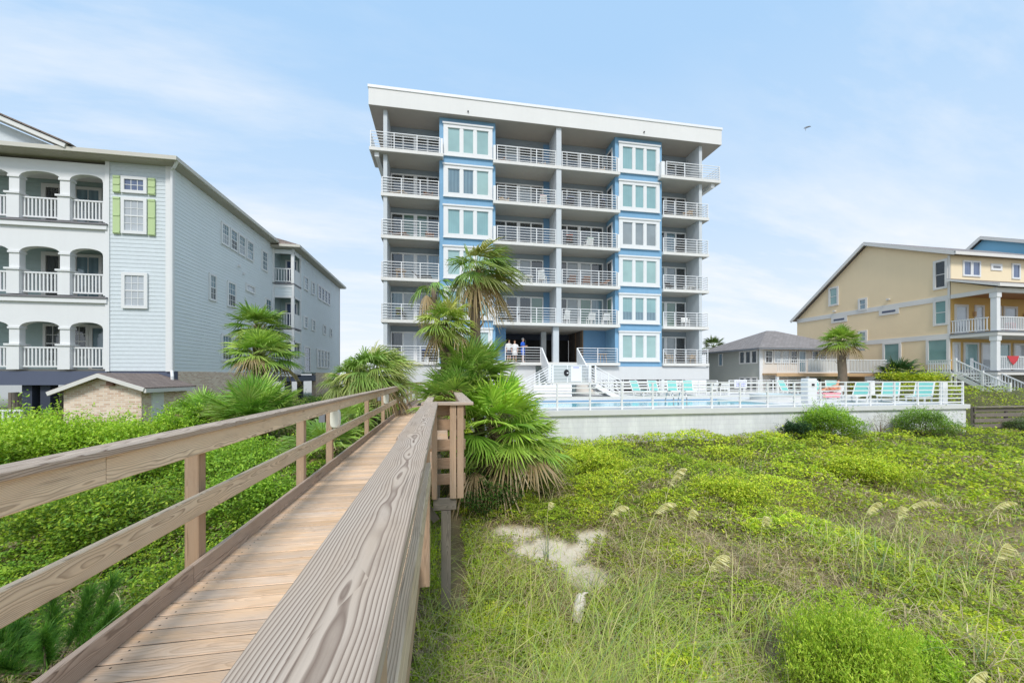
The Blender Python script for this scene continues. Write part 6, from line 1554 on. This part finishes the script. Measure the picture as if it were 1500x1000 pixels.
# ================================================================== SKY, SUN, CAMERA
w = bpy.data.worlds.new('World'); scene.world = w; w.use_nodes = True
t = NT(w.node_tree)
SUN_EL, SUN_AZ = R(49), R(190)             # bearing clockwise from +Y : behind the camera, a little to the left
sky = t.n('ShaderNodeTexSky', {'sky_type': 'NISHITA', 'sun_disc': False, 'sun_elevation': SUN_EL, 'sun_rotation': SUN_AZ, 'air_density': 1.0, 'dust_density': 1.2, 'ozone_density': 1.5})
dirv = t.n('ShaderNodeTexCoord').outputs['Generated']
sp = t.n('ShaderNodeSeparateXYZ', Vector=dirv); zz = t.math('MAXIMUM', sp.outputs[2], 0.0)
den = t.math('ADD', zz, .18)
cu = t.math('DIVIDE', sp.outputs[0], den); cv = t.math('DIVIDE', sp.outputs[1], den)
ca, sa = math.cos(R(8)), math.sin(R(8))
ru = t.math('ADD', t.math('MULTIPLY', cu, ca), t.math('MULTIPLY', cv, sa)); rv = t.math('SUBTRACT', t.math('MULTIPLY', cv, ca), t.math('MULTIPLY', cu, sa))
n0 = t.noise(t.n('ShaderNodeCombineXYZ', X=t.math('MULTIPLY', ru, .9), Y=t.math('MULTIPLY', rv, 2.6), Z=3.3), 1.0, 6, .62)
n1_ = t.noise(t.n('ShaderNodeCombineXYZ', X=t.math('MULTIPLY', ru, .35), Y=t.math('MULTIPLY', rv, .7), Z=1.7), 1.0, 3, .5)
cl_ = t.math('MULTIPLY', t.ramp(n0, [(.42, g3(0)), (.70, g3(1))]), t.ramp(n1_, [(.34, g3(0)), (.56, g3(1))]))
hz = t.ramp(zz, [(0, g3(1)), (.06, g3(.93)), (.16, g3(.72)), (.35, g3(.40)), (.62, g3(.16)), (1, g3(.08))])
KS = 0.14
tint = t.mix(1.0, sky.outputs[0], (1.05, 1.0, .98, 1), 'MULTIPLY')
pale = t.mix(.88, tint, (.37 / KS, .67 / KS, 1.04 / KS, 1))
c = t.mix(hz, pale, (.92 / KS, .975 / KS, 1.03 / KS, 1))
c = t.mix(t.math('MULTIPLY', cl_, .96), c, (.98 / KS, 1.0 / KS, 1.03 / KS, 1))
t.n('ShaderNodeOutputWorld', Surface=t.n('ShaderNodeBackground', Color=c, Strength=KS))
sl = bpy.data.lights.new('sun', 'SUN'); sl.energy = 2.7; sl.angle = R(14); sl.color = (1, .965, .91)
so = bpy.data.objects.new('sun', sl); col.objects.link(so)
tos = Vector((math.sin(SUN_AZ) * math.cos(SUN_EL), math.cos(SUN_AZ) * math.cos(SUN_EL), math.sin(SUN_EL)))
so.rotation_euler = tos.to_track_quat('Z', 'Y').to_euler()
cam = bpy.data.cameras.new('camera'); co = bpy.data.objects.new('camera', cam); col.objects.link(co)
cam.sensor_width = 36; cam.lens = 570 / 1500 * 36; cam.shift_y = 51 / 1500; cam.clip_start = .05; cam.clip_end = 6000
co.location = (0, 0, EYE); co.rotation_euler = (R(90), 0, -math.atan(100 / 570))
scene.camera = co
scene.view_settings.view_transform = 'Standard'; scene.view_settings.look = 'None'; scene.view_settings.exposure = 0; scene.view_settings.gamma = 1
scene.cycles.max_bounces = 6; scene.cycles.diffuse_bounces = 3; scene.cycles.transmission_bounces = 3; scene.cycles.glossy_bounces = 2
